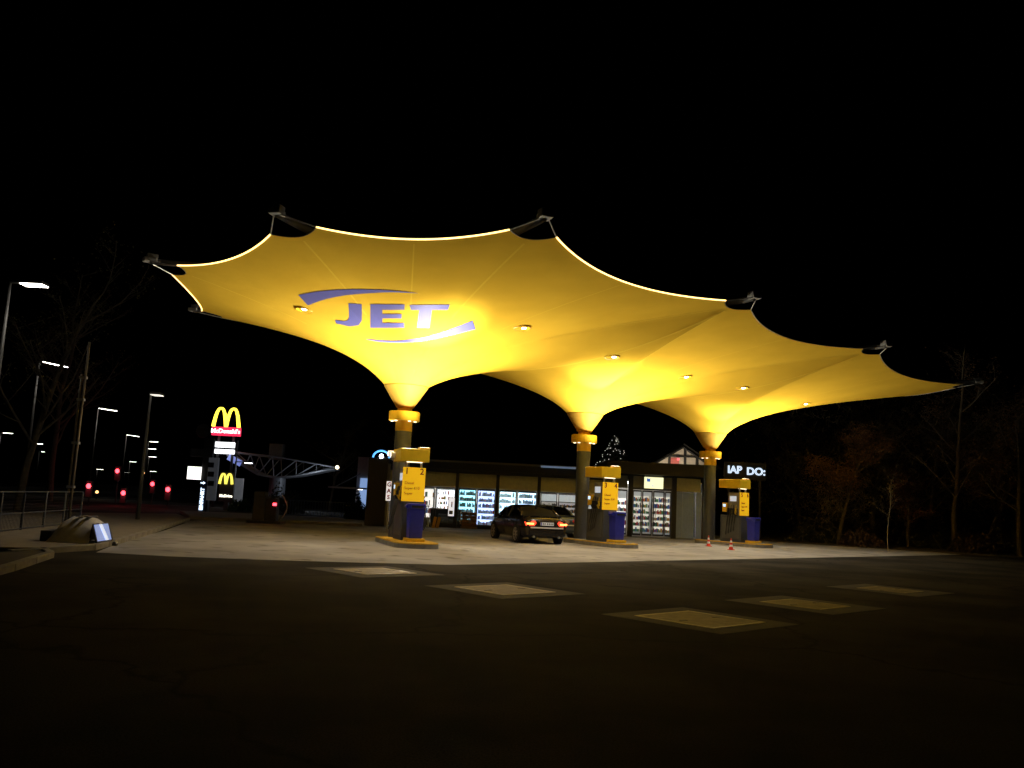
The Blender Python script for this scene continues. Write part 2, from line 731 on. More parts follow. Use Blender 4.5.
NT = 40
allv, allf = [], []
for ci, loop in enumerate(LOOPS):
    mb = MB()
    rows = []
    lp = loop + [loop[0]]
    for k in range(NT + 1):
        rows.append([L_(surf_pt(ci, b, k / NT)) for b in lp])
    mb.grid(rows)
    o = mb.build('membrane_panel', M_MEMB, canopy, smooth=True)
    b0 = len(allv)
    allv += [Vector(v) + CI for v in mb.v]
    allf += [tuple(b0 + i for i in f) for f in mb.f]
BVH = BVHTree.FromPolygons(allv, allf)


def hit(px, py):
    h = BVH.ray_cast(CAM, ray(px, py).normalized())
    return h[0], h[1]


def on_surf(px, py, off=0.013):
    p, n = hit(px, py)
    if p is None:
        return None
    if n.dot(CAM - p) < 0:
        n = -n
    return p + n * off


# rim: light tubes on four edges, plain cable on the rest
for i, k in enumerate(ORDER):
    pts = [L_(p) for p in EC[k]]
    lit = k in 'GABC'
    MB().tube(pts, 0.021 if lit else 0.018, 8).build('edge_light' if lit else 'edge_cable', M_EDGE if lit else M_STEEL, canopy, smooth=True)
# weld seams: thin doubled strips along radial lines and ridges
M_SEAM = mat('membrane_seam', (0.86, 0.60, 0.07), 0.5, var=0.03, spec=0.0)


def strip(pts, wid):
    mb = MB()
    rows = [[], []]
    for i, p in enumerate(pts):
        t = (pts[min(i + 1, len(pts) - 1)] - pts[max(i - 1, 0)]).normalized()
        s = t.cross(Vector((0, 0, 1))).normalized() * wid
        rows[0].append(L_(p - s - Vector((0, 0, 0.008))))
        rows[1].append(L_(p + s - Vector((0, 0, 0.008))))
    mb.grid(rows)
    return mb.build('seam', M_SEAM, canopy)


strip(R1, 0.05)
strip(R2, 0.05)
for ci, ks in ((0, 'GABCD'), (1, 'DE'), (2, 'EFH')):
    for k in ks:
        bp = corner_curve(k)[4]
        strip([surf_pt(ci, bp, 0.70 + 0.29 * t / 16) for t in range(17)], 0.028)
# mid-edge seams
for ci, k in ((0, 'C'), (1, 'D'), (2, 'E'), (0, 'B')):
    bp = EC[k][13]
    strip([surf_pt(ci, bp, 0.72 + 0.27 * t / 16) for t in range(17)], 0.018)

# steel arms over the membrane, heads and tie cables at the tips
owner = {'G': 0, 'A': 0, 'B': 0, 'C': 0, 'D': 1, 'E': 2, 'F': 2, 'H': 2, 'I': 2, 'J': 2, 'K': 2, 'Lq': 1}
for k in ORDER:
    T = TP[k] + Vector((0, 0, 0.05))
    c = CEN[owner[k]] + Vector((0, 0, 8.35))
    d = (T - c)
    hd = Vector((d.x, d.y, 0)).normalized()
    arm = MB().tube([L_(c), L_(c + d * 0.6 + Vector((0, 0, .12))), L_(T - hd * 0.15)], [0.11, 0.11, 0.085], 12).build('arm', M_ARM, canopy, smooth=True)
    rot = Matrix.Rotation(math.atan2(hd.y, hd.x), 3, 'Z')
    MB().box(L_(T - hd * 0.12 + Vector((0, 0, .03))), (0.34, 0.28, 0.12), rot).build('arm_head', M_ARM, canopy, bevel=0.02)
    MB().box(L_(T - hd * 0.18 + Vector((0, 0, .15))), (0.28, 0.2, 0.12), rot).build('clamp_plate', M_STEEL, canopy, bevel=0.01)
    for e in (0, 1):
        MB().tube([L_(T), L_(CUT[k][e])], 0.017, 6).build('tie_cable', M_STEEL, canopy)
    # corner hem bar
    MB().tube([L_(p) for p in [CUT[k][0]] + corner_curve(k) + [CUT[k][1]]], 0.014, 6).build('corner_hem', M_DARK, canopy)

# columns with collar and funnel
for ci in range(3):
    c = L_(CEN[ci])
    col = MB().lathe([(0.275, 0.1), (0.275, 3.66)], c, 40).build('column', M_GREYC, canopy, smooth=True)
    MB().lathe([(0.279, 3.66), (0.279, 4.02)], c, 40).build('yellow_band', M_YEL, col, smooth=True)
    MB().lathe([(0.28, 4.0), (0.50, 4.0), (0.515, 4.015), (0.515, 4.30), (0.50, 4.315), (0.24, 4.315)], c, 48).build('collar', M_YEL, col)
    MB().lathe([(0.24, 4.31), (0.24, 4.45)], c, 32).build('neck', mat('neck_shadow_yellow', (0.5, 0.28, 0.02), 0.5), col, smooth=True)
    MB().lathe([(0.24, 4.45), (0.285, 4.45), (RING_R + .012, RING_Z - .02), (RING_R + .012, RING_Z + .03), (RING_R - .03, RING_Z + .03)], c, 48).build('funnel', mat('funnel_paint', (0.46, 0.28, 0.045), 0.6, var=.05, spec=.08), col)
    MB().tube([c + Vector((0, 0, 4.6)), c + Vector((0, 0, 8.6))], 0.12, 16).build('mast', M_ARM, col)
    for a in (3.4, 4.1, 5.3, 6.0):
        MB().lathe([(0.0, 0), (0.045, 0), (0.05, .03)], c + Vector((0.40 * math.cos(a), 0.40 * math.sin(a), 3.968)), 12).build('collar_light', mat('collar_lamp', (0.8, 0.8, 0.8), 0.4, emit=(1, .8, .5), es=2.5), col)
    lamp('collar_spot', 'SPOT', c + Vector((.36, -.42, 3.93)), 380, (1, .88, .66), col, (.32, -.75, -1), math.radians(120), 1.0, .08)

# recessed downlights in the membrane
dl_px = [(304, 310, 0), (522, 328, 0), (612, 357, 1), (685, 377, 1), (742, 388, 2), (805, 404, 2)]
M_DLR = mat('downlight_reflector', (0.8, 0.55, 0.05), 0.3, emit=(1.0, 0.74, 0.03), es=1.1)
for px, py, ci in dl_px:
    p, n = hit(px, py)
    if n.z > 0:
        n = -n
    nn = (n + Vector((0, 0, -0.6))).normalized()
    h = empty_part = MB().lathe([(0.23, -.05), (0.23, .02), (0.255, .03), (0.275, .015), (0.275, -.05)], (0, 0, 0), 28).build('downlight', M_YEL, canopy)
    h.location = L_(p)
    h.rotation_euler = nn.to_track_quat('Z', 'Y').to_euler()
    MB().lathe([(0.0, -.03), (0.14, -.025), (0.229, .012)], (0, 0, 0), 24).build('reflector', M_DLR, h, smooth=True)
    MB().lathe([(0.0, .024), (0.05, .02), (0.08, .0), (0.08, -.02)], (.07, .02, 0), 16).build('bulb', M_LAMPW, h, smooth=True)
    L = lamp('downlight_lamp', 'SPOT', (0, 0, 0.06), DOWNLIGHT_W, (1.0, 0.96, 0.88), h, None, math.radians(128), 0.7, 0.12)
    L.rotation_euler = (PI, 0, 0)

# JET print on the membrane
def lp(X, Y):
    return 290 + X / 5.12, 280 + Y / 5.12


def print_strip(top, bot, nu=40, nv=6, name='logo_swoosh', par=None):
    """top and bottom polylines in crop pixels; mapped onto the fabric"""
    def samp(pl, t):
        ln = [0]
        for a, b in zip(pl[:-1], pl[1:]):
            ln.append(ln[-1] + math.hypot(b[0] - a[0], b[1] - a[1]))
        s = t * ln[-1]
        for i in range(len(pl) - 1):
            if s <= ln[i + 1] + 1e-9:
                f = (s - ln[i]) / max(1e-9, ln[i + 1] - ln[i])
                return (pl[i][0] + (pl[i + 1][0] - pl[i][0]) * f, pl[i][1] + (pl[i + 1][1] - pl[i][1]) * f)
        return pl[-1]
    rows = []
    for j in range(nv + 1):
        row = []
        for i in range(nu + 1):
            a, b = samp(top, i / nu), samp(bot, i / nu)
            f = j / nv
            row.append(L_(on_surf(*lp(a[0] + (b[0] - a[0]) * f, a[1] + (b[1] - a[1]) * f))))
        rows.append(row)
    return rows


def smooth_pl(pl, n=30):
    """Catmull-Rom through the points"""
    P = [pl[0]] + list(pl) + [pl[-1]]
    out = []
    for i in range(1, len(P) - 2):
        for k in range(n):
            t = k / n
            r = []
            for c in (0, 1):
                p0, p1, p2, p3 = P[i - 1][c], P[i][c], P[i + 1][c], P[i + 2][c]
                r.append(.5 * (2 * p1 + (p2 - p0) * t + (2 * p0 - 5 * p1 + 4 * p2 - p3) * t * t + (3 * p1 - p0 - 3 * p2 + p3) * t ** 3))
            out.append(tuple(r))
    out.append(pl[-1])
    return out


MB().grid(print_strip(smooth_pl([(43, 75), (150, 56), (300, 46), (450, 48), (550, 54), (655, 65)]),
                      smooth_pl([(92, 128), (180, 97), (280, 77), (400, 66), (520, 61), (655, 66)]))).build('logo_swoosh', M_LOGO, canopy)
MB().grid(print_strip(smooth_pl([(390, 300), (470, 307), (560, 308), (680, 292), (800, 258), (935, 206)]),
                      smooth_pl([(390, 302), (460, 315), (570, 319), (700, 308), (830, 280), (950, 250)]))).build('logo_swoosh', M_LOGO, canopy)


def rect(x0, y0, x1, y1, sk=0.0):
    return print_strip([(x0, y0), (x1, y0)], [(x0 + sk, y1), (x1 + sk, y1)], 8, 8)


jb = MB()
jb.grid(print_strip([(300, 118), (302, 160), (303, 190), (296, 204), (278, 209), (232, 203)],
                    [(368, 122), (369, 170), (368, 205), (352, 230), (305, 236), (236, 220)], 40, 6))
jb.build('logo_letter', M_LOGO, canopy)
eb = MB()
eb.grid(rect(412, 122, 474, 243))
eb.grid(rect(474, 123, 587, 151))
eb.grid(rect(474, 172, 572, 195))
eb.grid(rect(474, 218, 585, 243))
eb.build('logo_letter', M_LOGO, canopy)
tb = MB()
tb.grid(print_strip([(612, 126), (817, 124)], [(620, 152), (810, 151)], 16, 4))
tb.grid(print_strip([(662, 151), (727, 151)], [(650, 243), (714, 243)], 6, 10))
tb.build('logo_letter', M_LOGO, canopy)

# ================================================================== PUMP ISLANDS
UPC = (1.0, 0.86, 0.58)


def island(ci):
    base = uv(SPAN * ci, 0)
    ang = math.radians((20, 30, 43)[ci])
    V = Vector((-math.sin(ang), math.cos(ang), 0))
    U = Vector((math.cos(ang), math.sin(ang), 0))
    nm = ('first', 'middle', 'last')[ci]
    o = empty('pump_island', base, ang)
    tag(o, {0: 'rounded yellow-topped pump island nearest the camera', 1: 'pump island beside the dark parked car', 2: 'pump island furthest right with two traffic cones'}[ci], 'pump island', 'pump islands under the canopy')

    def stad(hw, v0, v1, n=14):
        pts = []
        for i in range(n + 1):
            a = PI * i / n
            pts.append((hw * math.cos(a), v1 + hw * 0.75 * math.sin(a)))
        for i in range(n + 1):
            a = PI + PI * i / n
            pts.append((hw * math.cos(a), v0 + hw * 0.75 * math.sin(a)))
        return pts
    MB().prism(stad(0.67, -2.7, 0.1), 0.006, 0.13).build('plinth', M_KERB, o)
    MB().prism(stad(0.665, -2.69, 0.09), 0.131, 0.165).build('painted_top', M_YELD, o)
    MB().prism(stad(0.54, -2.5, -.05), 0.166, 0.172).build('inner_slab', M_KERB if ci else M_YELD, o)

    # ---- fuel pump (price panel faces -V)
    p = empty('fuel_pump', base + V * -1.36 + Vector((0, 0, 0.172)), ang)
    tag(p, {0: 'fuel pump with yellow panel numbered 1 and 2 on the nearest island', 1: 'fuel pump with yellow panel numbered 3 and 4 beside the parked car', 2: 'fuel pump with yellow panel behind the traffic cones, furthest right'}[ci], 'fuel pump', 'fuel pumps under the canopy')
    body = MB().box((0, 0, 0.6), (0.62, 1.1, 1.2)).build('cabinet', M_GREYC, p, bevel=0.02)
    MB().box((0, -0.18, 1.72), (0.6, 0.62, 1.02)).build('upper_housing', mat('pump_housing_grey', (0.17, 0.16, 0.145), 0.4, var=0.06), p, bevel=0.02)
    pan = MB().box((0, -0.515, 1.72), (0.72, 0.045, 1.05)).build('price_panel', mat('panel_yellow', (0.80, 0.46, 0.015), 0.35, var=0.03, emit=(0.85, 0.46, 0.01), es=0.62), p, bevel=0.01)
    rx = (PI / 2, 0, 0)
    n1, n2 = (('1', '2'), ('3', '4'), ('5', '6'))[ci]
    text_part(n1, M_TEXT, pan, (-0.24, -0.541, 2.12), rx, 0.19, name='number', bold=.006)
    text_part(n2, M_TEXT, pan, (0.24, -0.541, 2.12), rx, 0.19, name='number', bold=.006)
    for s, z in (('Diesel', 1.76), ('Super E10', 1.60), ('Super', 1.44)):
        text_part(s, M_TEXT, pan, (-0.29, -0.541, z), rx, 0.085, align='LEFT', name='fuel_name')
    # canopy box on two posts
    top = MB().box((0, 0.0, 2.63), (0.92, 1.1, 0.40)).build('canopy_box', mat('box_yellow', (0.88, 0.60, 0.02), 0.4, var=0.04), p, bevel=0.025)
    MB().box((0.0, -0.42, 2.415), (0.5, 0.12, 0.022)).build('canopy_light', mat('strip_lamp', (.8, .8, .8), .4, emit=(1, .85, .6), es=2.2), top)
    for sx in (-0.24, 0.24):
        MB().tube([(sx, -0.42, 2.22), (sx, -0.42, 2.5)], 0.04, 12).build('post', M_STEEL, p, smooth=True)
        MB().box((sx, -0.42, 2.52), (0.12, 0.2, 0.1)).build('post_bracket', M_DARK, p, bevel=0.01)
    # displays, nozzles, hoses on both sides
    for s in (-1, 1):
        MB().box((s * 0.305, -0.12, 1.95), (0.03, 0.34, 0.24)).build('display', mat('display_pale', (.5, .5, .45), .2, emit=(.75, .85, 1.0), es=0.5), p, bevel=0.005)
        MB().box((s * 0.318, 0.27, 1.55), (0.2, 0.22, 0.42)).build('card_terminal', M_YEL, p, bevel=0.01)
        MB().box((s * 0.42, 0.27, 1.63), (0.01, 0.14, 0.12)).build('terminal_screen', mat('screen_blue', (.3, .4, .6), .2, emit=(.55, .75, 1.0), es=1.3), p)
        MB().box((s * 0.315, -0.12, 1.35), (0.05, 0.5, 0.3)).build('nozzle_panel', M_DARK, p, bevel=0.01)
        for k in range(4):
            y = -0.30 + 0.13 * k
            nz = MB()
            nz.box((s * 0.36, y, 1.42), (0.07, 0.05, 0.2))
            nz.box((s * 0.40, y, 1.30), (0.05, 0.045, 0.16), Matrix.Rotation(0.5 * s, 3, 'Y'))
            nz.tube([(s * .36, y, 1.5), (s * .35, y, 1.6), (s * .33, y, 1.66)], .014, 6)
            nz.build('nozzle', M_RUB if k else mat('nozzle_yellow', (.6, .42, .02), .5), p)
            hs = [(s * (0.40 + 0.16 * math.sin(PI * t / 12)), y + .02 * math.sin(t), 1.24 - 1.0 * math.sin(PI * t / 12) * (0.75 + .06 * k)) for t in range(13)]
            MB().tube(hs, 0.017, 6).build('hose', M_RUB, p, smooth=True)
        MB().box((s * 0.314, 0.0, 0.62), (0.012, 0.9, 0.95)).build('side_panel', mat('pump_side_grey', (0.085, 0.09, 0.10), 0.45, var=.08), p)
    # uplight standing on the front end of the canopy box
    ul = empty('floodlight', base + V * -1.75 + U * 0.3 + Vector((0, 0, 0.172 + 2.83)), ang)
    tag(ul, {0: 'upward floodlight on top of the nearest pump', 1: 'upward floodlight on top of the pump beside the car', 2: 'upward floodlight on top of the furthest right pump'}[ci], 'floodlight', 'floodlights washing the membrane')
    MB().box((0, 0, 0.03), (0.34, 0.22, 0.06)).build('housing', M_YEL, ul, bevel=0.01)
    MB().box((0, 0, 0.062), (0.28, 0.16, 0.004)).build('lens', M_LAMPW, ul)
    lamp('floodlight_lamp', 'SPOT', (0, 0, 0.12), UPLIGHT_W * (1, 1, .72)[ci], (1.0, 0.9, 0.66), ul, (0.12, -0.30, 1), math.radians(TILT), 0.75, 0.14)
    tgt = hit(*((440, 326), (604, 376), (722, 412))[ci])[0] - Vector(ul.location)
    tgt = Matrix.Rotation(-ang, 3, 'Z') @ tgt
    lamp('added_hotspot_beam', 'SPOT', (0, 0, 0.12), (4400, 4000, 2000)[ci], (1.0, 0.92, 0.72), ul, tgt, math.radians(40), 1.0, 0.12)  # extra narrow beam, added to make the pale hot spot on the membrane

    # ---- waste bin at the front of the pump
    b = empty('waste_bin', base + V * -2.36 + Vector((0, 0, 0.172)), ang)
    tag(b, {0: 'blue plastic waste bin in front of pump 1 and 2', 1: 'blue waste bin with lid in front of pump 3 and 4', 2: 'blue waste bin at the furthest right pump'}[ci], 'waste bin', 'blue waste bins on the islands')
    MB().box((0, 0, 0.05), (0.56, 0.5, 0.10)).build('yellow_foot', M_YEL, b, bevel=0.015)
    bd = MB()
    rows = []
    for z, hw, hd in ((.1, .19, .165), (.12, .20, .175), (.95, .225, .20), (.98, .225, .20)):
        rows.append([(-hw, -hd, z), (-hw * .7, -hd * 1.08, z), (hw * .7, -hd * 1.08, z), (hw, -hd, z), (hw, hd, z), (-hw, hd, z), (-hw, -hd, z)])
    bd.grid(rows)
    bd.build('bin_body', M_BLUE, b)
    lid = MB()
    lid.box((0, 0, 1.06), (0.52, 0.46, 0.17))
    lid.build('lid', M_BLUE, b, bevel=0.04)
    MB().box((0, -0.232, 1.05), (0.36, 0.012, 0.07)).build('slot', M_RUB, b)
    MB().tube([(-.28, -.1, 1.05), (-.28, .1, 1.05)], 0.05, 10).build('lid_hinge', M_BLUE, b)


for ci in range(3):
    island(ci)
# white spot fixtures on the left face of the nearest pump's canopy box
q = uv(0, 0, 2.80) + Vector((math.sin(.349), -math.cos(.349), 0)) * 1.2 - Vector((math.cos(.349), math.sin(.349), 0)) * .62
for k in range(2):
    s = empty('spot_fixture', q + Vector((-math.sin(.349), math.cos(.349), 0)) * (0.34 * k) + Vector((0, 0, 0.05 * k)), .349)
    tag(s, ['white spot lamp on the left side of the nearest canopy box, front one', 'white spot lamp on the left side of the nearest canopy box, rear one'][k], 'spot lamp', 'spot lamps on the nearest canopy box')
    MB().tube([(-.02, 0, 0), (.12, 0, 0)], 0.10, 16).build('housing', M_WHITE, s)
    MB().lathe([(0, .0), (.08, .0)], (0, 0, 0), 16).build('lens', mat('spot_lens', (.8, .8, .8), .4, emit=(1, .9, .75), es=3), s).rotation_euler = (0, -PI / 2, 0)
    children(s)[1].location = (-.024, 0, 0)
    MB().box((0.07, 0, -.12), (.05, .05, .12)).build('bracket', M_STEEL, s)
    lamp('spot_beam', 'SPOT', (-.08, 0, 0.02), 800, (1, .9, .68), s, (-.9, -.15 + .7 * k, .75), math.radians(130), .9, .08)

# traffic cones
for px, py, lb in ((708.5, 546.5, 'red and white traffic cone beside the column, left one of two'), (731, 550, 'red and white traffic cone in front of the pump, right one of two')):
    p = gr(px, py)
    t = empty('traffic_cone', (p.x, p.y, 0.006))
    tag(t, lb, 'traffic cone', 'traffic cones at the last island')
    MB().box((0, 0, .02), (.4, .4, .04)).build('base', M_RED, t, bevel=.01)
    t.scale = (.62, .62, .62)
    R = lambda z: .145 - (z - .04) * .165
    for z0, z1, m_ in ((.04, .2, M_RED), (.2, .33, M_WHITE), (.33, .47, M_RED), (.47, .6, M_WHITE), (.6, .74, M_RED)):
        MB().lathe([(R(z0), z0), (R(z1), z1)] + ([(0.0, z1)] if z1 > .7 else []), (0, 0, 0), 20).build('band', m_, t, smooth=False)


# ================================================================== CARS
def car(name, loc, heading, paint, label, lights=True, roofm=None):
    """local: +Y forward, rear bumper at y=-2.2"""
    c = empty(name, loc, heading)
    tag(c, label, 'car', 'cars at the pumps')
    P = mat(*paint)
    gm = mat('car_glass_dark', (0.012, 0.014, 0.014), 0.06, var=0.1)
    # stations: y, half width, sill z, belt z, deck z
    st = [(-2.20, .62, .36, .70, .74), (-2.17, .76, .28, .86, .93), (-2.05, .84, .24, .90, 1.01), (-1.6, .885, .20, .92, 1.02),
          (-1.0, .90, .19, .92, .98), (-.2, .90, .19, .91, .95), (.6, .90, .19, .90, .93), (1.1, .89, .19, .87, .92),
          (1.6, .87, .20, .80, .88), (2.0, .80, .22, .72, .80), (2.2, .66, .28, .60, .68), (2.26, .45, .34, .52, .58)]
    rows = []
    for y, w_, s_, b_, d_ in st:
        half = [(0, s_), (w_ * .8, s_), (w_ * .97, s_ + .07), (w_ * 1.0, (s_ + b_) / 2 + .04), (w_ * .975, b_ - .06), (w_ * .9, b_ + .02), (w_ * .7, d_ - .015), (0, d_)]
        row = [(x, y, z) for x, z in half] + [(-x, y, z) for x, z in reversed(half[:-1])]
        rows.append(row)
    mb = MB().grid(rows)
    for r_, rev in ((rows[0], False), (rows[-1], True)):
        mb.quad(*(r_[:-1] if rev else r_[:-1][::-1]))
    mb.build('body', P, c, smooth=True)
    # greenhouse: y, half width at belt, half width at top, top z, belt z
    gh = [(-1.62, .74, .72, 1.00, .99), (-1.15, .80, .66, 1.24, .95), (-.75, .81, .62, 1.365, .94), (-.2, .82, .61, 1.405, .93), (.35, .81, .60, 1.385, .92), (.70, .79, .60, 1.30, .91), (1.28, .76, .68, .96, .90)]
    side_l, side_r, roof = [[], []], [[], []], [[], [], []]
    for y, a, t, z, b in gh:
        side_l[0].append((-a, y, b - .03))
        side_l[1].append((-t, y, z - .03))
        side_r[0].append((a, y, b - .03))
        side_r[1].append((t, y, z - .03))
    MB().grid([side_l[1], side_l[0]]).build('side_window', gm, c, smooth=True)
    MB().grid(side_r).build('side_window', gm, c, smooth=True)
    sec = lambda i: [(-gh[i][2] - .015, gh[i][0], gh[i][3] - .04), (-gh[i][2] * .85, gh[i][0], gh[i][3] + .0), (0, gh[i][0], gh[i][3] + .025), (gh[i][2] * .85, gh[i][0], gh[i][3]), (gh[i][2] + .015, gh[i][0], gh[i][3] - .04)]
    MB().grid([sec(i) for i in (0, 1, 2)]).build('rear_window', gm, c, smooth=True)
    MB().grid([sec(i) for i in (2, 3, 4, 5)]).build('roof', P, c, smooth=True)
    MB().grid([sec(i) for i in (5, 6)]).build('windscreen', gm, c, smooth=True)
    # pillars
    for s in (-1, 1):
        MB().tube([(s * .76, -1.55, .99), (s * .68, -1.15, 1.2), (s * .635, -.75, 1.33)], .05, 8).build('rear_pillar', P, c, smooth=True)
        MB().tube([(s * .82, -.15, .93), (s * .625, -.2, 1.37)], .028, 6).build('middle_pillar', M_RUB, c)
        MB().tube([(s * .77, 1.25, .92), (s * .62, .72, 1.28)], .03, 6).build('front_pillar', P, c, smooth=True)
        MB().box((s * .955, .78, .97), (.17, .12, .12)).build('door_mirror', P, c, bevel=.03)
        MB().box((s * .905, -.55, .80), (.02, .18, .03)).build('door_handle', M_STEEL, c, bevel=.006)
        MB().box((s * .898, .1, .56), (.008, .012, .62)).build('door_gap', M_RUB, c)
        MB().box((s * .898, -.95, .56), (.008, .012, .62)).build('door_gap', M_RUB, c)
        # tail lamp
        tl = MB()
        tl.grid([[(s * .80, -2.135, .66), (s * .62, -2.215, .66), (s * .50, -2.225, .67)], [(s * .83, -2.07, .78), (s * .62, -2.20, .78), (s * .42, -2.215, .77)], [(s * .81, -2.03, .86), (s * .62, -2.17, .85), (s * .46, -2.19, .84)]])
        tl.build('tail_lamp', mat('tail_lamp_red' if lights else 'tail_lamp_off', (.45, .01, .01), .25, emit=(1.0, .05, .02), es=2.4 if lights else 0.0), c, smooth=True)
        if lights:
            MB().box((s * .66, -2.217, .74), (.28, .02, .06)).build('tail_lamp_core', mat('tail_core', (.9, .3, .1), .3, emit=(1.0, .35, .08), es=4), c)
        MB().tube([(s * .5, -2.24, .27), (s * .5, -2.1, .27)], .04, 10).build('exhaust', M_STEEL, c)
        MB().box((s * .62, 2.2, .62), (.3, .08, .12)).build('headlamp', M_WHITE, c, bevel=.03)
        for y in (-1.32, 1.35):
            arch = MB()
            prof = [(.33, .02), (.375, .0), (.375, -.06), (.30, -.06)]
            arch.lathe([(.0, .012), (.365, .012), (.37, -.05)], (0, 0, 0), 28)
            a = arch.build('wheel_arch', M_RUB, c)
            a.location = (s * .885, y, .34)
            a.rotation_euler = (0, s * PI / 2, 0)
            wh = MB().lathe([(.20, .06), (.24, .10), (.315, .105), (.325, .09), (.325, -.09), (.315, -.11), (.2, -.1)], (0, 0, 0), 28).build('wheel', M_RUB, c, smooth=True)
            wh.location = (s * .815, y, .325)
            wh.rotation_euler = (0, s * PI / 2, 0)
            rim = MB()
            rim.lathe([(0, .085), (.05, .085), (.055, .07)], (0, 0, 0), 14)
            rim.lathe([(.205, .06), (.235, .098), (.245, .098)], (0, 0, 0), 24)
            for k in range(7):
                an = 2 * PI * k / 7
                rim.box((.13 * math.cos(an), .13 * math.sin(an), .07), (.18, .045, .03), Matrix.Rotation(an, 3, 'Z'))
            rm = rim.build('rim', mat('alloy_rim', (.5, .5, .48), .35, .6, var=.05), wh)
            rm.location = (0, 0, .005)
    # bumper, plate, trim
    MB().box((0, -2.20, .44), (1.36, .12, .17)).build('bumper', P, c, bevel=.05)
    MB().box((0, -2.235, .60), (1.3, .03, .05)).build('chrome_strip', mat('pale_reflection', (.85, .84, .82), .3, 0.25, var=.02), c, bevel=.008)  # pale, mostly non-metal paint stands in for the strip's bright reflection
    pl = MB().box((0, -2.232, .745), (.52, .02, .115)).build('number_plate', mat('plate_white' if lights else 'plate_dull', (.75, .76, .78), .4, var=.03, emit=(.75, .82, 1), es=.12 if lights else 0), c)
    MB().box((-.235, -2.2435, .745), (.04, .003, .11)).build('blue_band', M_BLUE, pl)
    for k in range(6):
        MB().box((-.16 + .07 * k + (.03 if k > 1 else 0), -2.2435, .745), (.035, .003, .06)).build('plate_mark', M_RUB, pl)
    MB().box((0, -2.06, 1.012), (1.2, .1, .02)).build('boot_lip', P, c, bevel=.006)
    MB().tube([(.0, -1.02, 1.30), (0, -1.02, 1.33)], .05, 10).build('roof_aerial', P, c)
    MB().box((0, -.9, 1.302), (.36, .012, .018), Matrix.Rotation(-.5, 3, 'X')).build('brake_lamp', M_RED, c)
    return c


rl, rr = gr(514, 541), gr(562, 545.2)
hd = math.radians(19)
axis = Vector((-math.sin(hd), math.cos(hd), 0))
rc = (rl + rr) / 2
car('sedan_car', rc + axis * 1.32, hd, ('car_paint_black', (0.022, 0.018, 0.015), 0.22, 0.3), 'dark sedan seen from behind with lit red tail lamps at the middle pump')
car('parked_car', Vector((1.75, 39.7, 0)), hd + .02, ('car_paint_blue', (0.10, 0.13, 0.19), 0.25, 0.4), 'grey-blue car mostly hidden behind the dark sedan', lights=False)

# ================================================================== SHOP
YS = 45.0
shop = empty('shop_building', (2.5, YS, 0))
tag(shop, 'low dark flat-roofed petrol station shop with lit windows and yellowish fascia', 'shop')
SI = Vector(shop.location)
xL, xSplit, xR = -6.2, at(603, 500, YS).x, at(702, 500, YS).x
M_FAS = mat('fascia_yellow', (0.72, 0.66, 0.28), 0.6, var=0.1)
M_FASG = mat('fascia_grey', (0.25, 0.25, 0.2), 0.6, var=0.1)
M_ROOF = mat('roof_dark', (0.016, 0.016, 0.014), 0.7, var=0.2)
M_FRAME = mat('window_frame_dark', (0.02, 0.02, 0.018), 0.5, var=0.1)
M_GL = glass('shop_glass')


def sbox(name, x0, x1, y0, y1, z0, z1, mt, par=shop, bevel=0):
    return MB().box(((x0 + x1) / 2 - SI.x, (y0 + y1) / 2 - SI.y, (z0 + z1) / 2), (x1 - x0, y1 - y0, z1 - z0)).build(name, mt, par, bevel=bevel)


def px_x(px):
    return at(px, 500, YS).x


HL, HR = 2.02, 2.42
Yb = 52.0
sbox('back_wall', xL, xR, Yb, Yb + .2, 0, 3.0, M_WHITE)
sbox('side_wall', xL - .2, xL - .001, YS, Yb + .2, 0, 3.0, M_ROOF)
sbox('side_wall', xR + .001, xR + .2, YS, Yb + .2, 0, 3.3, M_ROOF)
sbox('shop_floor', xL, xR, YS + .06, Yb, .02, .06, mat('floor_tile', (.35, .33, .3), .35, var=.08))
sbox('ceiling', xL, xR, YS + .06, Yb, 2.86, 2.92, M_WHITE)
sbox('roof', xL - .5, xSplit - .003, YS - .55, Yb + .6, 2.98, 3.42, M_ROOF)
sbox('roof', xSplit, xR + .4, YS - 1.2, Yb + .6, 3.18, 3.80, M_ROOF)
sbox('roof_edge', xL - .52, xSplit - .01, YS - .61, YS - .552, 3.34, 3.44, mat('roof_trim', (.10, .095, .085), .4, var=.1))
sbox('soffit', xL - .4, xSplit - .01, YS - .5, YS - .08, 2.815, 2.975, M_ROOF)
